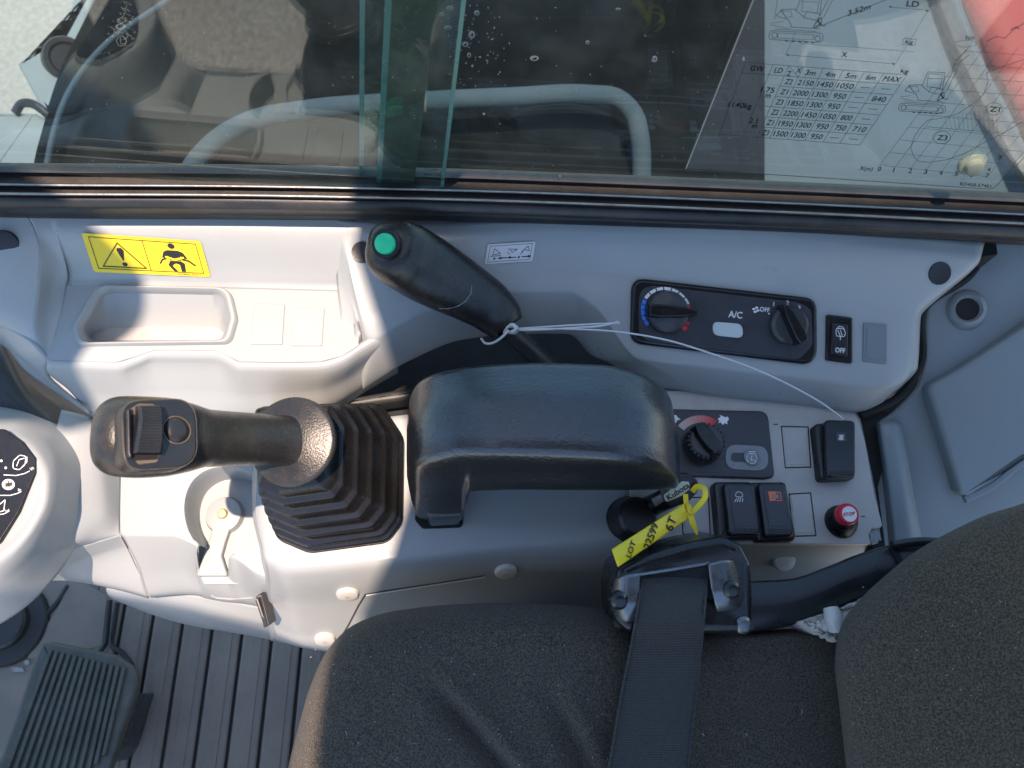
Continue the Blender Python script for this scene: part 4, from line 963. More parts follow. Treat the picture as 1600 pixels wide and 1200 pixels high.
# ribbed dial
o_ = spp.pt(1096, 697, .004); mm = spp.mm(1096, 697)
axd = (spp.n + Vector((-.02, .02, 0))).normalized()
dl_ = bmo('throttle_dial', lathe(o_, axd, [(0, .017), (.0135, .0168), (.0148, .0155), (.0155, .010), (.0172, .003), (.0175, -.001)], 48), M['disc'], tp)
for k in range(24):
    a = 2 * math.pi * k / 24; t = axd.orthogonal().normalized(); b2 = axd.cross(t); rdir = t * math.cos(a) + b2 * math.sin(a)
    if k == 0: bmr_ = bmesh.new()
    for_ = o_ + rdir * .0156
    loop_prism([for_ + axd * .0155 + rdir.cross(axd) * (sx_ * .0009) + rdir * (sy_ * .0009) for sx_, sy_ in ((-1, -1), (1, -1), (1, 1), (-1, 1))], axd, .012, 0, bm=bmr_)
o2 = bmo('dial_ribs', bmr_, M['gloss'], dl_); 
ax = (spp.pt(1097, 697) - spp.pt(1096, 697)).normalized(); ay = spp.n.cross(ax); d = ax * math.cos(R(122)) + ay * math.sin(R(122)); s_ = axd.cross(d)
bmo('dial_grip', loop_prism([o_ + axd * .024 + d * (a * .0145) + s_ * (b * .0145) for a, b in ((-1, -.30), (-.4, -.42), (.5, -.42), (1, -.28), (1, .28), (.5, .42), (-.4, .42), (-1, .30))], axd, .010, .0012, 3, flare=.0012), M['knob'], dl_)
# auto idle button on a grey capsule
prism('button_capsule', spp, rpoly([(1133, 694), (1200, 697), (1201, 736), (1134, 733)], 19, 8), .0052, .002, M['midbtn'], tp, .0004)
bm = bmesh.new(); pr_poly(bm, spp, rpoly([(1142, 707), (1172, 708), (1172, 722), (1143, 721)], 7, 6), .0056); bmo('slot_mark', bm, M['face'], tp, sharp=0)
ib = bmo('idle_button', lathe(spp.pt(1174, 715, .005), spp.n, [(0, .0014), (.0058, .0014), (.0066, .0022), (.0072, .002), (.0074, 0), (.0074, -.001)], 28), M['midbtn'], tp)
bm = bmesh.new(); pr_line(bm, spp, rpoly([(1168, 709), (1180, 709), (1183, 716), (1179, 724), (1170, 724), (1166, 716)], 2), 1.1, .0068, True); pr_line(bm, spp, [(1170, 706), (1180, 706)], 1.3, .0068); pr_line(bm, spp, [(1175, 712), (1173, 719), (1178, 719)], 1.1, .0068)
bmo('engine_mark', bm, M['white'], ib, sharp=0)

# rocker switches
def rocker(lab, body, face_, z0=.0):
    t = thing('rocker_switch', lab, 'switch', tuple(spp.pt(*body[0])), 'rocker switches on the switch plate')
    prism('housing', spp, rpoly(body, 8, 4), .011, .012, M['black'], t, .003, 4)
    prism('paddle', spp, rpoly(face_, 8, 5), .018, .010, M['gloss'], t, .0018, 4)
    return t
r1 = rocker('black rocker switch with a lamp symbol, next to the yellow tag', [(1114, 752), (1176, 752), (1190, 842), (1122, 842)], [(1130, 754), (1178, 755), (1188, 836), (1140, 836)])
r2 = rocker('black rocker switch with an orange symbol beside the lamp switch', [(1170, 753), (1228, 752), (1246, 845), (1182, 846)], [(1184, 754), (1226, 754), (1242, 838), (1196, 839)])
r3 = rocker('black rocker switch with a small grey symbol near the rear groove', [(1272, 662), (1330, 654), (1338, 748), (1282, 750)], [(1289, 655), (1337, 657), (1337, 745), (1292, 746)])
def inset(t, q, hh=.0184):
    bm = bmesh.new(); pr_poly(bm, spp, rpoly(q, 2, 3), hh); bmo('inset', bm, M['face'], t, sharp=0)
    bm = bmesh.new()
    return bm
bm = inset(r1, [(1139, 766), (1173, 767), (1180, 822), (1148, 822)]); h2 = .0188
pr_line(bm, spp, rpoly([(1149, 772), (1153, 768), (1159, 770), (1161, 776), (1155, 777), (1149, 775)], 2), 1.2, h2, True)
for k in range(4): pr_line(bm, spp, [(1151 + k * 3.2, 779), (1148 + k * 4, 784)], 1.1, h2)
bmo('lamp_mark', bm, M['white'], r1, sharp=0)
bm = inset(r2, [(1193, 766), (1224, 766), (1233, 822), (1202, 822)])
pr_poly(bm, spp, [(1200, 768), (1212, 768), (1213, 782), (1203, 783)], h2); pr_line(bm, spp, [(1213, 769), (1219, 770), (1221, 782), (1214, 782)], 1.6, h2)
bmo('symbol_mark', bm, M['orange'], r2, sharp=0)
bm = bmesh.new(); pr_poly(bm, spp, [(1206, 772), (1216, 772), (1218, 779), (1207, 779)], h2 + .0003); bmo('symbol_panel', bm, M['midbtn'], r2, sharp=0)
bm = bmesh.new(); pr_poly(bm, spp, [(1306, 676), (1322, 676), (1322, 690), (1306, 690)], .0184); bmo('inset', bm, M['face'], r3, sharp=0)
bm = bmesh.new(); pr_poly(bm, spp, [(1310, 680), (1316, 679), (1319, 681), (1317, 684), (1319, 687), (1313, 688), (1309, 686), (1312, 683)], h2); bmo('symbol_mark', bm, M['offwhite'], r3, sharp=0)
for t, q in ((r1, [(1146, 826), (1182, 827)]), (r2, [(1200, 827), (1236, 828)]), (r3, [(1296, 737), (1334, 737)])):
    for k in range(3): bmo('paddle_rib', sweep([spp.pt(q[0][0] + k * .5, q[0][1] + 3.2 * k, .0178), spp.pt(q[1][0], q[1][1] + 3.2 * k, .0178)], [.0007, .0007], 6), M['black'], t)

# stop button: black collar, red cap with a white centre
sb = thing('stop_button', 'red and white pull knob marked STOP on a black collar', 'button', tuple(spp.pt(1320, 812)))
ax_s = (spp.n + Vector((.05, .0, 0))).normalized(); p = spp.pt(1313, 815, .001)
top = spp.pt(1327, 803, .026)
bmo('collar', lathe(p, (top - p).normalized(), [(0, .008), (.0105, .008), (.012, .006), (.0135, .004), (.0145, -.001)], 32), M['rubber'], sb)
bmo('stem', lathe(p, (top - p).normalized(), [(.0085, .016), (.0085, .0)], 24), M['rubber'], sb)
axs = Vector((.06, -.08, 1)).normalized()
bmo('red_cap', lathe(top, axs, [(0, -.0005), (.0062, -.0005), (.0066, .0004), (.0080, .0004), (.0088, -.0006), (.0092, -.003), (.0088, -.008)], 36), M['redcap'], sb)
bmo('white_disc', lathe(top, axs, [(0, .0006), (.0064, .0006), (.0066, .0002)], 32), M['white'], sb)
pst = Plane(top + axs * .0009, top + axs * .0009 + Vector((.01, 0, -.0006)), top + axs * .0009 + axs.cross(Vector((1, 0, 0))).normalized() * .01)
bm = bmesh.new(); pr_text(bm, pst, 'STOP', (1318, 806.5), (18, -2.2), (-.3, -5.2), .0002, .3); pr_line(bm, pst, ellipse(1327, 803.5, 13.5, 13), .6, .0002, True)
bmo('stop_print', bm, M['redp'], sb, sharp=0)

# ================================================================== armrest
ar = thing('armrest', 'black grained armrest bridging over the console', 'armrest', tuple(P(690, 800, .386)))
AC_ = [  # back (x,y,z), crease, bottom
    ((637, 646, .440), (635, 700, .450), (636, 752, .430)),
    ((641, 615, .462), (640, 715, .472), (644, 790, .408)),
    ((655, 592, .480), (652, 722, .486), (653, 811, .391)),
    ((680, 579, .491), (682, 713, .498), (688, 820, .388)),
    ((718, 570, .497), (718, 705, .506), (720, 817, .390)),
    ((740, 567.5, .499), (736, 704, .508), (731, 774, .448)),
    ((780, 564, .501), (775, 704, .511), (760, 771, .454)),
    ((860, 562, .502), (860, 706, .512), (850, 770, .460)),
    ((940, 565, .500), (945, 711, .510), (945, 770, .458)),
    ((995, 576, .494), (1000, 718, .503), (1005, 769, .452)),
    ((1030, 594, .482), (1036, 727, .490), (1038, 768, .444)),
    ((1048, 616, .466), (1055, 740, .473), (1058, 765, .436)),
    ((1055, 655, .443), (1062, 730, .449), (1064, 758, .432))]
secs = []
for b, c, d in AC_:
    B0, C0, D0 = P(*b), P(*c), P(*d); t = (C0 - B0); mid_ = (B0 + C0) / 2 + Vector((0, 0, .004))
    n = Vector((0, 0, 1)); L_ = t.length
    e = min(.012, L_ * .3)
    dn = (D0 - C0); 
    secs.append([B0 + Vector((0, .0, -.050)), B0 + Vector((0, .002, -.02)), B0 + Vector((0, 0, -.007)), B0 + t.normalized() * e * .3 + Vector((0, 0, -.0012)), B0 + t.normalized() * e + Vector((0, 0, .0008)), mid_, C0 - t.normalized() * e + Vector((0, 0, .001)), C0 - t.normalized() * e * .25 + Vector((0, 0, -.0015)), C0 + dn.normalized() * e * .45, C0 + dn * .5, D0 - dn.normalized() * .004, D0 + Vector((0, .006, -.003)), D0 + Vector((0, .03, -.002))])
A = surf([[s[i] for s in secs] for i in range(len(secs[0]))], 90, 60)
bm = gridmesh(A); 
arb = bmo('pad', bm, M['leather'], ar, sharp=70)
# end caps
for j in (0, -1):
    bmc = bmesh.new(); bmc.faces.new([bmc.verts.new(p) for p in A[:, j]]); bmo('pad_end', bmc, M['leather'], ar)
leg_top = [P(x, y, .425) for x, y in rpoly([(644, 770), (700, 770), (738, 768), (728, 780), (724, 800), (722, 815), (664, 818), (650, 800)], [4, 2, 2, 6, 2, 8, 10, 10], 4)]
rows = []
for k, (z, s, dx, dy) in enumerate(((.410, .86, .001, .006), (.400, .84, .001, .003), (.392, .82, .0, .002), (.386, .82, .0, .002), (.375, .82, .0, .002))):
    c = sum(leg_top, Vector()) / len(leg_top); rows.append([tuple(c + (p - c) * s + Vector((dx, dy, z - .425))) for p in leg_top])
bmo('foot', gridmesh(np.array(rows), closed_u=True, cap=True), M['leather'], ar, sharp=60)

# ================================================================== joystick: boot, flange, handle
js = thing('joystick', 'black joystick with thumb wheel on a pleated rubber boot', 'joystick', tuple(P(520, 760, CZ)))
def rrect(l, t, r, b, rad, n=6): return rpoly([(l, t), (r, t), (r, b), (l, b)], rad, n)
RG = [  # outline of each pleat: left, top, right, bottom, corner radius, height
    (424, 636, 629, 862, 46, .3868), (420, 632, 632, 864, 44, .3915), (416, 630, 624, 856, 40, .4005), (411, 630, 606, 842, 34, .4135), (406, 630, 585, 826, 28, .4265), (402, 630, 563, 809, 22, .4395), (398, 632, 541, 792, 18, .4515), (398, 640, 519, 774, 14, .4620), (408, 650, 500, 752, 12, .4680)]
bt = []
def ring_pts(l, t, r, b, rad, z):
    # the near right corner leans out, as on the real boot
    q = rpoly([(l, t + 6), (r - (r - l) * .16, t), (r, t + (b - t) * .22), (r - 2, b - (b - t) * .20), (r - (r - l) * .12, b - (b - t) * .07), (l + (r - l) * .30, b), (l + (r - l) * .04, b - (b - t) * .10)], [rad * .6, rad * .5, rad * .8, rad * .7, rad * .6, rad * .8, rad * .6], 6)
    return [P(x, y, z) for x, y in q]
def shrink(L_, d):
    c = sum(L_, Vector()) / len(L_); return [c + (p - c) * (1 - d / (p - c).length) for p in L_]
for k, rg in enumerate(RG):
    L_ = ring_pts(*rg[:5], rg[5])
    if k in (0,): bt.append(L_)
    elif k < 7:
        up_ = Vector((0, 0, .0022))
        bt += [shrink(L_, .0005), shrink([p + up_ for p in L_], .0006), shrink([p + up_ * 1.6 for p in L_], .0022), shrink([p + up_ * 1.9 for p in L_], .0050), shrink([p + up_ * 2.8 for p in L_], .0068)]
    else: bt.append(L_)
c = sum(bt[-1], Vector()) / len(bt[-1]); bt.append([c + (p - c) * .4 for p in bt[-1]])
bm = gridmesh(np.array([[tuple(p) for p in L_] for L_ in bt]), closed_u=True)
bmesh.ops.recalc_face_normals(bm, faces=bm.faces)
boot = bmo('boot', bm, M['rubber'], js, sharp=50)
ring0 = ring_pts(*RG[0][:5], CZ); c = sum(ring0, Vector()) / len(ring0)
bmo('boot_seat', loop_prism([c + (p - c) * 1.03 + Vector((0, 0, .0015)) for p in ring0], Vector((0, 0, 1)), .004, .001), M['void'], js)
# flange: a dished skirt under the handle
fo = P(456, 690, .484); fax = Vector((-.20, -.17, .95)).normalized()
fl_ = lathe(fo, fax, [(.016, -.016), (.024, -.012), (.0315, -.0055), (.0330, -.003), (.0332, -.001), (.0325, .0008), (.0305, .0016), (.0275, .0022), (.022, .0034), (.014, .005), (.0, .006)], 56)
bmo('flange', fl_, M['grip'], js, sharp=60)
# handle: sections along its axis: centre pixel, height, half width across (pixels), half thickness (m)
HS = [(496, 694, .4775, 44, .010), (472, 692, .4835, 45, .0135), (440, 689, .4945, 41, .0155), (405, 687, .508, 41, .0165), (365, 686, .524, 43, .017), (325, 685, .541, 45, .0185), (290, 684, .555, 55, .0205), (255, 683, .567, 62.5, .022), (220, 683, .576, 64.5, .0225), (190, 682, .580, 64, .0215), (173, 682, .5815, 61, .0195), (160, 682, .5825, 54, .0165), (152, 682, .583, 45, .013), (147, 682, .5833, 33, .009), (144.5, 682, .5835, 18, .005), (144, 682, .5835, 4, .001)]
pa2, rad = [], []
for x, y, z, hw_, ht in HS:
    p = P(x, y, z - (.0121 if x < 200 else ht * .55)); mmz = (P(x, y + 1, z) - P(x, y, z)).length; pa2.append(p); rad.append((hw_ * mmz * .955, ht))
handle = bmo('handle', sweep(pa2, rad, 40, 2.3, Vector((.50, -.05, .86)), sub=110), M['grip'], js, sharp=0)
hh = Hit(handle)
# fascia plate on the head with the wheel and the push button
pj = Plane(hh.pt(215, 665), hh.pt(285, 650), hh.pt(250, 715))
pj = Plane(P(200, 640, .5945), P(300, 640, .5700), P(250, 730, .5800))
fac = rpoly([(190, 627), (304, 623), (308, 728), (194, 735)], [30, 36, 38, 32], 10)
top_l = [pj.pt(x, y) for x, y in fac]
jo = min(0, 0)
prism('fascia_rim', pj, [(250 + (x - 250) * 1.035, 682 + (y - 682) * 1.035) for x, y in fac], .0000, .012, M['dsteel'] if False else M['grip'], js, .0018)
prism('fascia', pj, fac, .0008, .010, M['black'], js, .0006)
bm = bmesh.new(); pr_line(bm, pj, [(250 + (x - 250) * 1.02, 682 + (y - 682) * 1.02) for x, y in fac], .9, .0006, True)
M['wear'] = mat('dust_filled_seam', (0.12, 0.095, 0.065), .7, .4, 60); bmo('fascia_seam', bm, M['wear'], js, sharp=0)
bm = bmesh.new(); pr_poly(bm, pj, rpoly([(202, 640), (216, 631), (240, 631), (246, 640), (248, 712), (246, 722), (216, 726), (206, 712)], 6), .0011); bmo('wheel_well', bm, M['wear'], js, sharp=0)
bm = bmesh.new(); pr_poly(bm, pj, rpoly([(203, 648), (246, 646), (247, 718), (208, 720)], 4), .0013); bmo('wheel_slot', bm, M['void'], js, sharp=0)
# thumb wheel: a ribbed saddle
wl = []
nw = 34
for k in range(nw + 1):
    t = k / nw; y = 637 + 74 * t; hgt = .0035 + .0065 * math.sin(math.pi * (0.10 + .8 * t)) + (.0006 if k % 2 else 0)
    w0 = 209 + 3.0 * math.cos(math.pi * t) - 2; w1 = 247 + 1.2 * math.cos(2 * math.pi * t)
    a, b = pj.pt(w0, y, 0), pj.pt(w1, y, 0); n_ = pj.n
    wl.append([tuple(q) for q in (a - n_ * .004, a + n_ * hgt * .75, a + (b - a) * .10 + n_ * hgt, a + (b - a) * .5 + n_ * (hgt - .0006), a + (b - a) * .90 + n_ * hgt, b + n_ * hgt * .75, b - n_ * .004)])
bmo('thumb_wheel', gridmesh(np.array(wl)), M['black'], js, sharp=25)
prism('wheel_guard', pj, rpoly([(199, 640), (205, 636), (208, 712), (203, 716), (200, 706)], 2), .004, .008, M['black'], js, .001)
bp0 = pj.pt(276, 672, .001); rr = 21 * pj.mm(276, 672)
btn = bmo('push_button', lathe(bp0, pj.n, [(0, .0028), (rr * .45, .0026), (rr * .8, .0018), (rr * .93, .0006), (rr, -.0004)], 36), M['black'], js)
bmo('button_seam', lathe(bp0, pj.n, [(rr * .98, .0002), (rr * 1.02, .0007), (rr * 1.07, .0006), (rr * 1.10, -.0006)], 36), M['wear'], js)

# ================================================================== blade lever
lv = thing('blade_lever', 'black lever handle with a green top button leaning over the climate trim', 'lever', tuple(P(850, 560, .38)))
LS = [(792, 512, .452, 26, .012), (784, 500, .456, 31, .015), (765, 480, .463, 36, .0165), (735, 460, .474, 40, .018), (700, 440, .486, 44, .020), (665, 420, .498, 46.5, .0215), (635, 402, .510, 46, .0215), (615, 391, .519, 42, .020), (604, 385, .524, 36, .017), (598, 381, .5265, 26, .012), (595, 379, .528, 10, .005)]
pa2, rad = [], []
for x, y, z, hw_, ht in LS:
    mmz = (P(x, y + 1, z) - P(x, y, z)).length; pa2.append(P(x, y, z - ht * .5)); rad.append((hw_ * .00058, ht * 1.1))
bmo('handle', sweep(pa2, rad, 40, 2.5, Vector((.35, -.35, .85)), sub=70), M['grip'], lv, sharp=0)
hl = Hit(bpy.data.objects['handle.001'])
g0 = hl.pt(603, 381); gn = Vector((-.35, -.45, .82)).normalized()
tpn = (CAM - g0).normalized(); gn = (gn + tpn * .6).normalized()
bmo('button_collar', lathe(g0 - gn * .003, gn, [(.0085, .0045), (.0105, .0045), (.0112, .003), (.0112, -.005)], 30), M['black'], lv)
bmo('push_button', lathe(g0 - gn * .003, gn, [(0, .0088), (.005, .0086), (.0072, .0076), (.0080, .006), (.0082, .0)], 32), M['green'], lv)
seamp = [hl.pt(x, y, .0001) for x, y in ((737, 446), (736, 458), (728, 470), (716, 478), (700, 482), (686, 482))]
bmo('handle_seam', sweep(seamp, [.0004] * 6, 6), M['midbtn'], lv)
bmo('shaft', sweep([P(788, 512, .440), P(815, 535, .425), P(860, 575, .395), P(900, 620, .36)], [.0085, .0085, .0095, .0095], 16, 2), M['dark_trim'], lv)

# white cord tied round the lever, its ends crossing the climate panel
cr = thing('cord', 'thin white cord tied round the lever shaft and drooping to the rear switch', 'cord', tuple(P(800, 515, .45)))
def cord(name, pts, r_, n=60): return bmo(name, sweep([P(*p) for p in pts], [r_] * len(pts), 8, sub=n), M['string'], cr, sharp=0)
cord('loop', [(752, 529, .448), (758, 536, .452), (770, 536, .458), (783, 528, .463), (795, 516, .466)], .0011)
cord('loop', [(788, 520, .455), (796, 510, .462), (808, 512, .464), (806, 519, .462), (794, 519, .462)], .0014)
cord('loop', [(797, 508, .466), (803, 508, .468), (806, 514, .468), (800, 519, .466)], .0016)
cord('tail', [(805, 514, .465), (850, 511, .470), (900, 508, .474), (940, 506, .474), (968, 505, .472)], .0009)
cord('tail', [(805, 516, .465), (850, 515, .471), (900, 512, .475), (940, 509, .475), (966, 503, .473)], .0009)
cord('strand', [(806, 514, .466), (880, 514, .474), (960, 518, .476), (1040, 531, .474), (1110, 552, .466), (1180, 577, .454), (1240, 605, .440), (1290, 634, .422), (1318, 655, .410)], .0008, 80)

# ================================================================== key with its yellow tag
ig = thing('ignition_lock', 'black ignition lock under the end of the armrest', 'lock', tuple(P(985, 800, CZ)))
bmo('lock_body', lathe(P(985, 812, CZ), Vector((.12, -.05, 1)), [(0, .02), (.014, .02), (.0165, .018), (.0175, .012), (.019, .004), (.0195, 0), (.021, -.003)], 36), M['black'], ig)
bmo('lock_stem', lathe(P(1018, 790, CZ + .01), Vector((.45, .1, 1)), [(0, .03), (.008, .03), (.009, .026), (.009, -.012)], 24), M['gloss'], ig)
ky = thing('ignition_key', 'black ignition key with a handwritten paper label', 'key', tuple(P(1060, 765, .43)))
pk = Plane(P(1040, 790, .432), P(1090, 765, .440), P(1040, 750, .440))
prism('key_head', pk, rpoly([(1030, 762), (1048, 742), (1076, 740), (1092, 752), (1090, 770), (1076, 785), (1050, 794), (1036, 782)], 9, 5), .003, .006, M['black'], ky, .002)
prism('key_shank', pk, [(1018, 780), (1040, 768), (1046, 778), (1024, 792)], .001, .002, M['steel'], ky, .0004)
M['paper'] = mat('aged_paper_label', (0.55, 0.54, 0.40), .6, .06, 60, dirt=.2)
prism('paper_label', pk, rpoly([(1037, 774), (1052, 762), (1066, 752), (1077, 753), (1078, 764), (1066, 774), (1046, 783), (1040, 784)], 3), .0036, .001, M['paper'], ky, .0002)
bm = bmesh.new(); pr_text(bm, pk, 'Kubota', (1045, 782), (33, -21), (-5, -8), .0040, .4); bmo('handwriting', bm, M['ink'], ky, sharp=0)

tg = thing('yellow_tag', 'yellow plastic strip tag with handwritten lot number hanging from the key', 'tag', tuple(P(1015, 835, .42)))
ta = [(1070, 786, .446), (1078, 809, .445)]; tb = [(956, 858, .490), (966, 886, .488)]
rows = []
for k in range(9):
    t = k / 8; bow = .012 * math.sin(math.pi * t) * .6
    a = Vector(ta[0]) * (1 - t) + Vector(tb[0]) * t; b = Vector(ta[1]) * (1 - t) + Vector(tb[1]) * t
    rows.append([P(a.x, a.y, a.z + bow + .001 * math.sin(5 * t)), P((a.x + b.x) / 2, (a.y + b.y) / 2, (a.z + b.z) / 2 + bow + .0015), P(b.x, b.y, b.z + bow)])
strip_ = patch('strip', rows, M['tagyel'], tg, 10, 40, .0006)
ht_ = Hit(strip_)
bmo('loop_band', sweep([P(*q) for q in ((1073, 798, .440), (1075, 788, .446), (1080, 800, .450), (1092, 790, .455), (1102, 775, .456), (1100, 763, .454), (1090, 760, .450), (1082, 768, .444))], [(.0022, .0006)] * 8, 8, 3, sub=50), M['tagyel'], tg)
bmo('loop_band', sweep([P(*q) for q in ((1073, 796, .442), (1072, 783, .447), (1071, 772, .448))], [(.002, .0006)] * 3, 8, 3, sub=12), M['tagyel'], tg)
bmo('tail_band', sweep([P(*q) for q in ((1077, 800, .448), (1083, 818, .448), (1089, 835, .446))], [(.0026, .0006), (.0024, .0006), (.0010, .0005)], 8, 3, sub=14), M['tagyel'], tg)
bm = bmesh.new()
for s, p, rv, uv in (('LOT', (984, 872), (9, -24), (-7, -4)), ('22599', (1014, 859), (14, -38), (-10, -5)), ('6T', (1049, 831), (7, -20), (-11, -6))):
    pr_text(bm, ht_, s, p, rv, uv, .0007, .5)
bmo('handwriting', bm, M['ink'], tg, sharp=0)

# ================================================================== front console with the cup holder, post trim and monitor
fc = thing('cup_console', 'pale grey front console with a round cup recess', 'console', (-.25, .15, .2))
LZ = .350
cut = [(362, 868), (392, 856), (408, 834), (416, 800), (412, 768), (398, 745), (376, 732), (350, 729), (324, 734), (302, 750), (290, 775), (288, 800), (294, 828), (308, 853)]
cut_s = [tuple(q[:2]) for q in catmull([(x, y, 0) for x, y in cut], 44)]
lo_ = [P(x, y, LZ) for x, y in [(178, 700), (260, 660), (430, 660), (432, 905), (400, 892)] + cut_s + [(268, 835), (188, 834)]]
bmo('ledge', ring_plate(lo_, None, Vector((0, 0, 1)), 0), M['trim'], fc, sharp=30)
c = P(352, 790, LZ)
wl_ = [P(x, y, LZ) for x, y in cut_s]
rings = [[tuple(c + (p - c) * k + Vector((0, 0, dz))) for p in wl_] for k, dz in ((1.0, 0), (.985, -.0025), (.965, -.006), (.94, -.030), (.91, -.034))]
bmo('cup_wall', gridmesh(np.array(rings)), M['trim'], fc)
fl_px = [(280, 720), (424, 720), (424, 870), (372, 905), (300, 905), (280, 860)]
bmo('cup_floor', loop_prism([P(x, y, LZ) + Vector((0, 0, -.0338)) for x, y in fl_px], Vector((0, 0, 1)), .002), M['trim'], fc)
cc = P(352, 806, LZ - .034)
bmo('recess_boss', lathe(cc, Vector((0, 0, 1)), [(0, .008), (.012, .008), (.0155, .007), (.0165, .004), (.0175, 0)], 32), M['trim'], fc)
bmo('recess_bolt', lathe(cc + Vector((0, 0, .0078)), Vector((0, 0, 1)), [(0, .004), (.0035, .0038), (.0045, .0025), (.0048, 0)], 20), M['brass'], fc)
bmo('drain_chute', loop_prism([P(x, y, LZ - .0268) for x, y in rpoly([(334, 812), (364, 812), (352, 846), (346, 868), (356, 900), (306, 900), (320, 860), (328, 838)], 4)], Vector((0, 0, 1)), .012, .0015), M['trim'], fc)
def pp(name, rows, m='trim', nu=30, nv=24, th=.0025, par=fc, sharp=60): return patch(name, rowsP(rows), M[m], par, nu, nv, th, sharp=sharp)
pp('slope_panel', [
    [(96, 640, .390), (130, 648, .385), (160, 665, .375), (188, 690, .352)],
    [(80, 700, .392), (120, 710, .386), (160, 725, .374), (188, 745, .351)],
    [(100, 780, .390), (130, 785, .382), (165, 800, .368), (187, 812, .351)],
    [(60, 850, .378), (100, 848, .372), (150, 838, .360), (188, 834, .350)],
    [(0, 915, .345), (60, 882, .350), (120, 856, .352), (190, 838, .347)]])
pp('skirt_panel', [
    [(-20, 925, .345), (60, 882, .350), (120, 856, .352), (190, 835, .3505)],
    [(10, 918, .325), (80, 890, .328), (150, 866, .330), (205, 850, .332)],
    [(25, 905, .30), (100, 905, .296), (180, 918, .290), (232, 932, .282)],
    [(25, 908, .295), (100, 908, .290), (180, 921, .284), (232, 935, .276)]])
pp('knee_panel', [
    [(189, 834, .3505), (268, 835, .3505), (307, 852, .3505), (312, 893, .318), (352, 896, .318), (362, 869, .3495), (400, 893, .349), (434, 905, .349)],
    [(194, 842, .346), (269, 843, .346), (306, 860, .345), (313, 898, .315), (352, 901, .315), (364, 877, .345), (402, 900, .345), (436, 912, .345)],
    [(220, 895, .310), (280, 890, .312), (306, 900, .310), (318, 915, .303), (352, 918, .303), (372, 919, .309), (402, 930, .308), (440, 940, .306)],
    [(234, 932, .280), (290, 926, .284), (308, 928, .285), (322, 932, .282), (355, 938, .282), (376, 940, .285), (405, 945, .285), (440, 952, .284)],
    [(236, 934, .272), (290, 930, .276), (308, 931, .277), (322, 935, .276), (355, 941, .276), (376, 943, .277), (405, 948, .277), (440, 955, .276)]], nu=70)
pp('kick_panel', [
    [(160, 905, .262), (232, 922, .262), (300, 930, .262), (360, 940, .262), (405, 948, .262), (450, 955, .262)],
    [(168, 928, .258), (240, 942, .250), (300, 956, .245), (360, 966, .240), (405, 974, .236), (450, 984, .232)],
    [(176, 936, .245), (240, 958, .225), (300, 974, .215), (360, 984, .208), (405, 992, .203), (450, 1002, .198)],
    [(186, 940, .230), (242, 962, .205), (300, 978, .195), (360, 988, .188), (405, 996, .183), (450, 1006, .178)]])
hk = Hit(bpy.data.objects['knee_panel'], bpy.data.objects['kick_panel'])
line_on('panel_seam', [(188, 838), (200, 860), (215, 892), (233, 930)], Hit(bpy.data.objects['skirt_panel'], bpy.data.objects['knee_panel']), .0007, M['plate'], fc, .0001)
line_on('panel_seam', [(330, 930), (338, 934), (360, 936), (395, 934)], hk, .0006, M['plate'], fc, .0001)

pt_ = thing('post_trim', 'dark grey front post trim between monitor and side trim', 'trim panel', tuple(P(60, 600, .38)))
pp('post_cover', [
    [(-60, 508, .392), (2, 524, .388), (40, 575, .352), (150, 650, .330), (210, 700, .328)],
    [(-60, 540, .402), (0, 552, .400), (50, 605, .385), (130, 664, .365), (196, 716, .340)],
    [(-60, 590, .405), (0, 606, .404), (56, 648, .395), (120, 694, .378), (190, 736, .348)],
    [(-60, 640, .395), (0, 645, .395), (50, 668, .39), (100, 700, .385), (186, 760, .345)]], 'dark_trim', par=pt_)

mo = thing('monitor', 'pale monitor pod with a black icon dial at the left edge', 'monitor', tuple(P(20, 760, .43)))
pm = Plane(P(0, 680, .432), P(55, 730, .430), P(0, 840, .432))
mrow = lambda pts, z: [P(x, y, z) for x, y in pts]
oc = [(-60, 640), (0, 646), (30, 652), (60, 668), (88, 696), (104, 740), (100, 790), (76, 840), (40, 885), (0, 915), (-60, 940)]
cx, cy = -10, 770
inr = lambda k, L_: [(cx + (x - cx) * k, cy + (y - cy) * k) for x, y in L_]
patch('pod_shell', [mrow(inr(1.40, oc), .362), mrow(inr(1.2, oc), .384), mrow(inr(1.0, oc), .407), mrow(inr(.86, oc), .4225), mrow(inr(.76, oc), .430), mrow(inr(.68, oc), .432), mrow(inr(.60, oc), .431), mrow(inr(.2, oc), .431)], M['trim'], mo, 60, 30, .002, sharp=60)
face_ = rpoly([(-40, 668), (8, 670), (36, 690), (57, 716), (56, 738), (30, 800), (0, 846), (-40, 880)], [4, 14, 10, 10, 12, 20, 10, 4], 5)
prism('dial_face', pm, face_, .003, .006, M['gloss'], mo, .001)
bm = bmesh.new(); hp = .0034
pr_line(bm, pm, rpoly([(21, 720), (31, 711), (41, 713), (39, 726), (30, 734), (20, 732)], 4), 1.4, hp, True); pr_line(bm, pm, [(26, 728), (30, 718), (38, 716)], 1.2, hp); pr_line(bm, pm, [(32, 732), (42, 722), (42, 714)], 1.2, hp)
pr_poly(bm, pm, ellipse(13, 757, 10, 8.5, 20), hp)
pr_line(bm, pm, [(-3, 790), (8, 781), (6, 798), (-2, 800)], 1.3, hp); 
for pts in ([(6, 742), (25, 743), (38, 740), (46, 736)], [(0, 774), (16, 774), (27, 771), (33, 768)], [(-8, 805), (6, 803), (12, 800)]): pr_line(bm, pm, pts, 1.2, hp)
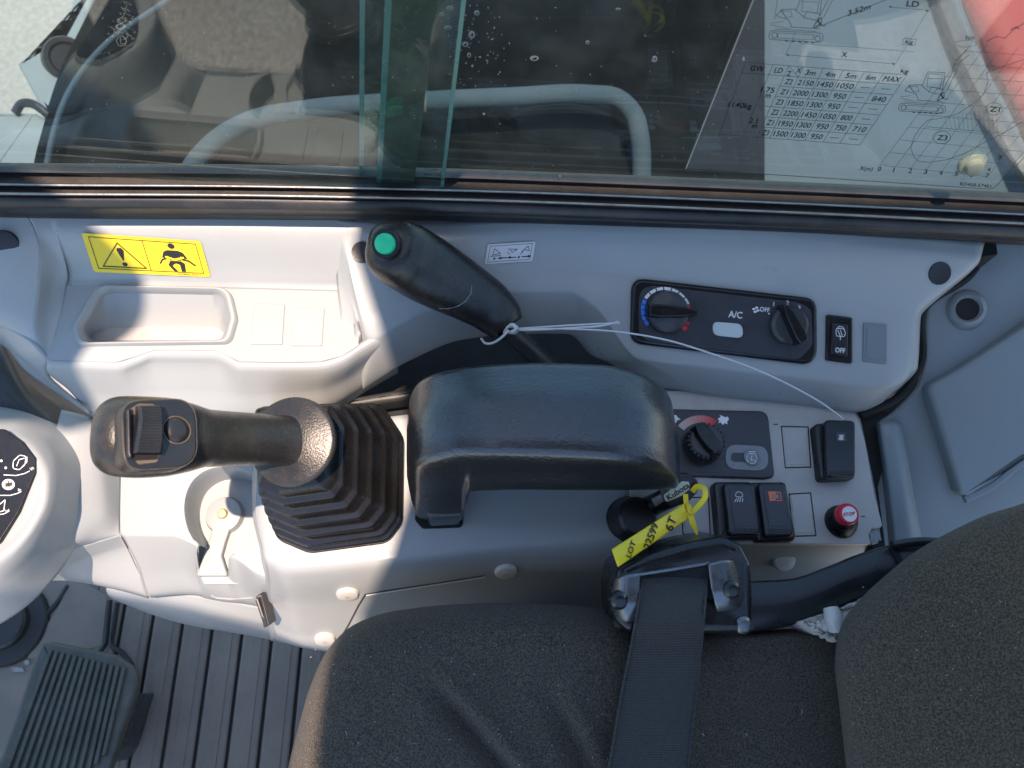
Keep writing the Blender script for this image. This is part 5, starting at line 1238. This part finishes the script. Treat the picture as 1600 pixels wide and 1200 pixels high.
pr_text(bm, pm, '5', (46, 731), (2.5, 4), (5, -2), hp, .3); pr_text(bm, pm, '4', (26, 764), (2.5, 4), (5, -2), hp, .3); pr_text(bm, pm, '3', (8, 797), (2.5, 4), (5, -2), hp, .3)
for x, y in ((9, 731), (2, 720), (-3, 752)): pr_poly(bm, pm, ellipse(x, y, 2, 2, 10), hp)
bmo('white_marks', bm, M['white'], mo, sharp=0)
bm = bmesh.new(); pr_poly(bm, pm, [(8, 755), (19, 753), (19, 759), (8, 761)], .0037); pr_line(bm, pm, [(13, 751), (14, 763)], 1.5, .0037); bmo('icon_cut', bm, M['ink'], mo, sharp=0)

# ================================================================== floor: ribbed mat, front rubber, pedals
FLY = -.215
fm = thing('floor_mat', 'grey rubber floor mat of broad ribs beneath the seat', 'floor mat', (-.3, 0, 0))
bm = box(bmesh.new(), -.46, .30, FLY, .30, -.02, -.006); bmo('mat_base', bevelled(bm, .003, 2), M['matdark'], fm)
gx = [(175, 940), (204, 950), (240, 958), (289, 968), (334, 978), (380, 986), (425, 996), (470, 1012)]
xs = [P(x, y, 0).x for x, y in gx]; sp_ = (xs[-1] - xs[2]) / 5
xs = [xs[2] + sp_ * (k - 2) for k in range(14)]
for k in range(13):
    a, b = xs[k] + .0022, xs[k + 1] - .0022
    bm = bmesh.new()
    prof = [(a, -.006), (a, -.0012), (a + .002, 0), (a + (b - a) * .30, .0002), (a + (b - a) * .32, .0012), (a + (b - a) * .72, .0012), (a + (b - a) * .74, .0002), (b - .002, 0), (b, -.0012), (b, -.006)]
    V = [[bm.verts.new((x, y, z)) for x, z in prof] for y in (FLY + .004, .30)]
    for i in range(len(prof) - 1): bm.faces.new((V[0][i], V[0][i + 1], V[1][i + 1], V[1][i]))
    bm.faces.new(V[0]); bm.faces.new(V[1][::-1]); bmesh.ops.recalc_face_normals(bm, faces=bm.faces)
    bmo('rib', bm, M['mat'], fm, sharp=25)
fp = thing('footwell_mat', 'smooth dark rubber footwell mat with raised seams around the pedal', 'floor mat', (-.5, 0, 0))
bm = bmesh.new()
xr = xs[0] + .001
bm = box(bmesh.new(), -.95, xr, FLY, .35, -.02, -.001); bmo('mat_sheet', bevelled(bm, .003, 2), M['mat'], fp)
def onfloor(pts, z=0.0): return [P(x, y, z) for x, y in pts]
for pts in ([(106, 915), (90, 940), (60, 975), (45, 1005), (10, 1030), (-20, 1045)], [(172, 938), (168, 975), (161, 1012), (152, 1022)], [(183, 942), (178, 975), (176, 1010), (190, 1020), (204, 1036), (214, 1060)]):
    bmo('raised_seam', sweep(onfloor(pts, .001), [.0032] * len(pts), 8, sub=40), M['matdark'], fp)
bmo('seam_flap', loop_prism(onfloor(rpoly([(112, 900), (168, 930), (160, 1010), (40, 1030), (92, 945)], 4), .002), Vector((0, 0, 1)), .004, .001), M['mat'], fp)
# round rubber cap
cp = thing('round_cap', 'round black rubber cap on the footwell floor beside the pedal', 'cap', tuple(P(14, 975, 0)))
bmo('cap_body', lathe(P(10, 975, .0), Vector((0, 0, 1)), [(0, .020), (.028, .020), (.031, .017), (.032, .008), (.034, .007), (.048, .006), (.050, .003), (.051, -.001)], 44), M['matdark'], cp)
# pedal with its ribs
pdl = thing('travel_pedal', 'worn black ribbed travel pedal in the footwell', 'pedal', tuple(P(110, 1100, 0)))
pp_ = Plane(P(70, 1010, .085), P(210, 1045, .085), P(10, 1180, .10))
po = [(66, 1004), (82, 1002), (180, 1022), (208, 1040), (214, 1052), (214, 1072), (170, 1206), (155, 1222), (20, 1222), (-8, 1200), (2, 1178), (56, 1020)]
prism('pedal_plate', pp_, rpoly(po, [8, 6, 10, 8, 6, 8, 14, 10, 10, 10, 8, 8], 4), .0, .012, M['pedal'], pdl, .004)
for k in range(13):
    t = (k + .5) / 13
    x0, y0 = 72 + (196 - 72) * t + 2, 1010 + (1040 - 1010) * t + 4; x1, y1 = 2 + (168 - 2) * t, 1196 + 22 * t * 0 + 12
    if k > 10: y1 -= (k - 10) * 14
    bmo('pedal_rib', loop_prism([pp_.pt(x, y, .004) for x, y in ((x0 - 3, y0), (x0 + 3, y0 + .6), (x1 + 3.4, y1), (x1 - 3.4, y1))], pp_.n, .006, .0014, 2), M['pedal'], pdl)
bmo('pedal_arm', loop_prism([P(x, y, .05) for x, y in rpoly([(200, 1090), (218, 1080), (190, 1170), (170, 1200)], 4)], Vector((0, 0, 1)), .05, .004), M['dsteel'], pdl)
M['scuff'] = mat('pale_scuff', (0.30, 0.29, 0.27), .7, .2, 80)
bm = bmesh.new(); pf = Plane(P(0, 1000, .0004), P(100, 1000, .0004), P(0, 1100, .0004))
pr_poly(bm, pf, rpoly([(17, 1042), (34, 1043), (40, 1050), (20, 1050)], 2), .0016); pr_poly(bm, pf, ellipse(42, 1035, 4, 4, 10), .0016); bmo('floor_scuff', bm, M['scuff'], fp, sharp=0)
# left console and step, seen only in the glass
lc = thing('door_console', 'dark console on the door side, seen reflected in the window', 'console', (-.45, -.3, 0))
bm = box(bmesh.new(), -.20, .35, -.46, FLY - .01, -.2, .30); bmo('console_shell', bevelled(bm, .03, 4), M['dark_trim'], lc)
bm = box(bmesh.new(), -.95, -.72, -.42, FLY + .02, -.2, .42); bmo('door_post', bevelled(bm, .02, 4), M['dark_trim'], lc)

# ================================================================== seat
se = thing('operator_seat', 'charcoal fabric operator seat with cushion and backrest', 'seat', (.15, -.1, .1))
def dents(x, y, cushion=True):
    d = 0.0
    def seam(p, q, w_, dep, fade0=.25):
        nonlocal d
        a, b = Vector(p), Vector(q); ab = b - a; t = (Vector((x, y)) - a).dot(ab) / ab.length_squared; s = (Vector((x, y)) - a).cross(ab) / ab.length if False else ((x - a.x) * ab.y - (y - a.y) * ab.x) / ab.length
        f = max(0, min(1, t / fade0))
        if t < 0: return
        d += -dep * f * math.exp(-(s / w_) ** 2) + dep * .35 * f * math.exp(-((s - w_ * 1.7) / (w_ * 1.2)) ** 2)
    seam((655, 1052), (820, 1240), 15, .011, .35); seam((845, 1060), (935, 1240), 16, .008, .4)
    return d
OUT = [(520, 1900), (440, 1780), (425, 1600), (430, 1400), (440, 1290), (452, 1200), (470, 1130), (490, 1065), (515, 1015), (548, 982), (590, 963), (650, 952), (740, 945), (850, 945), (930, 952), (975, 962), (1010, 975), (1100, 985), (1200, 985), (1290, 985), (1345, 1000), (1360, 1100), (1370, 1200), (1380, 1290), (1400, 1450), (1440, 1700), (1480, 1900), (1200, 1960), (800, 1960)]
oc = catmull([(x, y, 0) for x, y in OUT + OUT[:1]], 260)[:, :2]
ctr = np.array([950, 1420.0])
rings = []
prof = [(1.0, -.085), (1.004, -.055), (1.0, -.036), (.99, -.020), (.972, -.009), (.945, -.0025), (.91, .0005), (.86, .001)] + [(k, .001 - .004 * (1 - k)) for k in np.linspace(.82, .04, 44)]
random.seed(3)
for k, dz in prof:
    row = []
    for q in oc:
        x, y = ctr + (q - ctr) * k
        z = .455 + dz + (dents(x, y) if k < .95 else 0)
        z += -.020 * max(0, min(1, (x - 960) / 160)) * (1 if k < .97 else .6)     # sinks under the belt
        z += .0012 * math.sin(x * .021 + y * .013) * math.sin(y * .017 - x * .006) * (1 if k < .95 else 0)
        row.append(tuple(P(x, y, z)))
    rings.append(row)
A = np.array(rings)
bm = gridmesh(A)
cu = bmo('seat_cushion', bm, M['fabric'], se, sharp=0)
bm = bmesh.new(); 
# backrest: edge line in the picture and rows behind it
E = [(1790, 700), (1690, 742), (1600, 786), (1545, 803), (1490, 828), (1430, 862), (1385, 898), (1345, 935), (1318, 970), (1307, 1005), (1305, 1050), (1312, 1110), (1320, 1180), (1328, 1290), (1345, 1500), (1375, 1800)]
ez = [.63, .60, .565, .548, .530, .513, .502, .494, .488, .484, .482, .481, .480, .480, .480, .480]
def brow(dx, dy, dz, gx_=0):
    out_ = []
    for (x, y), z in zip(E, ez):
        n_ = Vector((-(y - 1500) * 0 + 300, 420)); out_.append(P(x + dx + gx_, y + dy, z + dz))
    return out_
brows = [brow(34, 30, -.10), brow(10, 8, -.05), brow(0, 0, -.018), brow(3, 3, -.004), brow(12, 12, .007), brow(30, 26, .015), brow(70, 60, .024), brow(130, 110, .034), brow(220, 180, .050), brow(340, 260, .070), brow(500, 380, .095), brow(900, 600, .17)]
bk = patch('backrest', brows, M['fabric'], se, 70, 60, 0, sharp=0)
# lower rear of the cushion is the same fabric, only less lit
# under-seat base
bm = box(bmesh.new(), -.02, .42, -.42, .0, .0, .36); bmo('seat_base', bevelled(bm, .02, 3), M['void'], se)
# curved side bracket of the seat
up_e = [(1165, 908), (1230, 905), (1290, 886), (1340, 866), (1395, 850), (1440, 843), (1500, 836)]
lo_e = [(1172, 988), (1225, 980), (1280, 962), (1330, 940), (1375, 928), (1430, 915), (1500, 880)]
patch('side_bracket', [[P(x, y + 6, .400 + .004) for x, y in up_e], [P(x, y, .432) for x, y in up_e], [P(x, y + 3, .438) for x, y in up_e], [P((a[0] + b[0]) / 2, (a[1] + b[1]) / 2, .441) for a, b in zip(up_e, lo_e)], [P(x, y - 3, .436) for x, y in lo_e], [P(x, y, .430) for x, y in lo_e], [P(x, y - 4, .405) for x, y in lo_e]], M['black'], se, 60, 24, .002, sharp=60)
bmo('bracket_step', loop_prism([P(x, y, .443) for x, y in rpoly([(1392, 854), (1400, 850), (1412, 878), (1405, 884)], 2)], Vector((0, 0, 1)), .004, .0005), M['void'], se)
bmo('bracket_rim', sweep([P(1394, 852, .445), P(1440, 846, .446), P(1478, 848, .447), P(1520, 845, .447)], [(.0035, .003)] * 4, 10, 3, sub=30), M['gloss'], se)

# torn pale foam and a bolt under the backrest
fo_ = thing('torn_foam', 'torn pale foam with a steel pin showing under the backrest edge', 'foam', tuple(P(1300, 965, .42)))
random.seed(9)
pts = [(1255, 970), (1280, 963), (1310, 952), (1340, 941), (1372, 927), (1400, 921), (1400, 990), (1330, 1003), (1306, 1000), (1284, 989), (1266, 980)]
pts2 = []
for (a, b) in zip(pts, pts[1:] + pts[:1]):
    for k in range(4):
        t = k / 4; pts2.append((a[0] + (b[0] - a[0]) * t + random.uniform(-2.2, 2.2), a[1] + (b[1] - a[1]) * t + random.uniform(-2.2, 2.2)))
bm = loop_prism([P(x, y, .447) for x, y in pts2], Vector((0, 0, 1)), .03, .002)
bmesh.ops.triangulate(bm, faces=[f for f in bm.faces if len(f.verts) > 4]); bmesh.ops.subdivide_edges(bm, edges=bm.edges[:], cuts=1)
for v in bm.verts: v.co.z += random.uniform(-.002, .002)
bmo('foam', bm, M['foam'], fo_)
bmo('pin', sweep([P(1298, 950, .452), P(1302, 965, .453), P(1307, 984, .450)], [.0055, .0065, .006], 18, 2), M['offwhite'], fo_)

# ================================================================== seat belt: retractor and webbing
sbt = thing('seat_belt', 'black webbing seat belt coming out of its retractor across the cushion', 'seat belt', tuple(P(1070, 940, .46)))
bodyo = rpoly([(958, 920), (966, 884), (1010, 866), (1080, 846), (1130, 838), (1160, 850), (1176, 880), (1180, 985), (1160, 992), (980, 990), (960, 970)], [24, 20, 24, 40, 24, 22, 22, 20, 20, 22, 20], 7)
bmo('retractor_cover', loop_prism([P(x, y, .476) for x, y in bodyo], Vector((-.02, -.25, 1)).normalized(), .055, .006, 5), M['rubber'], sbt)
def tri(px, z0, z1, name, m, dep=.004, bev=.001, r_=5):
    ys = [y for x, y in px]; y0, y1 = min(ys), max(ys)
    L_ = [P(x, y, z0 + (z1 - z0) * (y - y0) / (y1 - y0)) for x, y in rpoly(px, r_)]
    n = (L_[len(L_) // 3] - L_[0]).cross(L_[2 * len(L_) // 3] - L_[0]).normalized()
    if n.z < 0: n = -n
    return bmo(name, loop_prism(L_, n, dep, bev), m, sbt)
patch('bracket_cheek', rowsP([[(958, 908, .470), (961, 903, .478), (980, 898, .4865), (1001, 895, .487)], [(953, 938, .466), (957, 938, .475), (978, 938, .4855), (999, 938, .486)], [(959, 974, .460), (962, 975, .468), (980, 976, .4745), (995, 975, .475)], [(960, 980, .452), (963, 981, .460), (980, 982, .466), (995, 981, .467)]]), M['dsteel'], sbt, 20, 24, .003)
patch('bracket_cheek', rowsP([[(1107, 881, .487), (1126, 876, .488), (1145, 874, .482), (1150, 877, .474)], [(1112, 922, .486), (1134, 919, .487), (1157, 917, .479), (1163, 919, .470)], [(1120, 956, .477), (1144, 953, .4775), (1166, 948, .470), (1171, 950, .462)], [(1121, 963, .468), (1145, 960, .4685), (1167, 956, .462), (1171, 957, .455)]]), M['dsteel'], sbt, 20, 24, .003)
bmo('bracket_edge', sweep([P(998, 898, .483), P(1050, 890, .485), P(1108, 880, .484)], [.0012] * 3, 8), M['dsteel'], sbt)
tri([(1000, 900), (1108, 884), (1116, 935), (1100, 950), (996, 950)], .4825, .474, 'belt_slot', M['void'], .004, .0005, 2)
for x, y, z in ((967, 938, .4835), (1142, 921, .4855), (1160, 976, .474)):
    bmo('rivet', lathe(P(x, y, z), Vector((.1, -.3, .95)), [(0, .0045), (.004, .004), (.0062, .002), (.0068, -.002)], 20), M['gloss'] if y != 976 else M['dsteel'], sbt)
Lw = [(1010, 886, .470), (1004, 905, .480), (1000, 930, .487), (994, 965, .486), (986, 1010, .478), (972, 1080, .473), (960, 1150, .472), (948, 1220, .472), (934, 1320, .472), (915, 1500, .470), (895, 1700, .464)]
Rw = [(1104, 884, .470), (1104, 905, .480), (1103, 930, .487), (1100, 965, .486), (1096, 1010, .474), (1088, 1080, .466), (1080, 1150, .463), (1072, 1220, .462), (1061, 1320, .462), (1044, 1500, .462), (1024, 1700, .458)]
wr = []
for a, b in zip(Lw, Rw):
    A_, B_ = P(*a), P(*b); wr.append([A_ + (B_ - A_) * t + Vector((0, 0, .0015 * math.sin(math.pi * t))) for t in (0, .02, .06, .5, .94, .98, 1)])
web = patch('webbing', wr, M['web'], sbt, 30, 70, .0016, sharp=0)
bmo('webbing_edge', sweep([P(x, y, z + .0004) for x, y, z in Lw], [.0009] * len(Lw), 6, sub=50), M['web'], sbt); bmo('webbing_edge', sweep([P(x, y, z + .0004) for x, y, z in Rw], [.0009] * len(Rw), 6, sub=50), M['web'], sbt)
# lint on the fabric
hcu = Hit(cu, bk)
lint = bmesh.new(); random.seed(5)
L_ = [(540, 1142, 6, 60), (1252, 1108, 9, 80), (1096, 1146, 5, 30), (1164, 1147, 4, 10), (1478, 1055, 3, 0), (836, 948, 2, 0), (918, 1093, 2, 0)]
for _ in range(60): L_.append((random.uniform(480, 960), random.uniform(980, 1195), random.uniform(.8, 2.0), random.uniform(0, 180)))
for _ in range(40): L_.append((random.uniform(1330, 1595), random.uniform(900, 1195), random.uniform(.8, 1.8), random.uniform(0, 180)))
for x, y, l_, a in L_:
    try: pr_line(lint, hcu, [(x, y), (x + l_ * math.cos(R(a)) * .5 + .2, y + l_ * math.sin(R(a)) * .5), (x + l_ * math.cos(R(a + 15)), y + l_ * math.sin(R(a + 15)))], .7, .0006)
    except Exception: pass
o = bmo('lint', lint, M['foam'], se, sharp=0); o['kind'] = 'stuff'

# small flat print is one piece of many marks each
for o in bpy.data.objects:
    if o.type == 'MESH' and o.parent and o.name.split('.')[0] in ('print', 'white_marks', 'blue_marks', 'red_marks', 'handwriting', 'glass_stamp', 'dial_ribs', 'lamp_mark', 'symbol_mark', 'engine_mark', 'stop_print', 'cross_recess', 'floor_scuff', 'icon_cut'):
        o['kind'] = 'stuff'
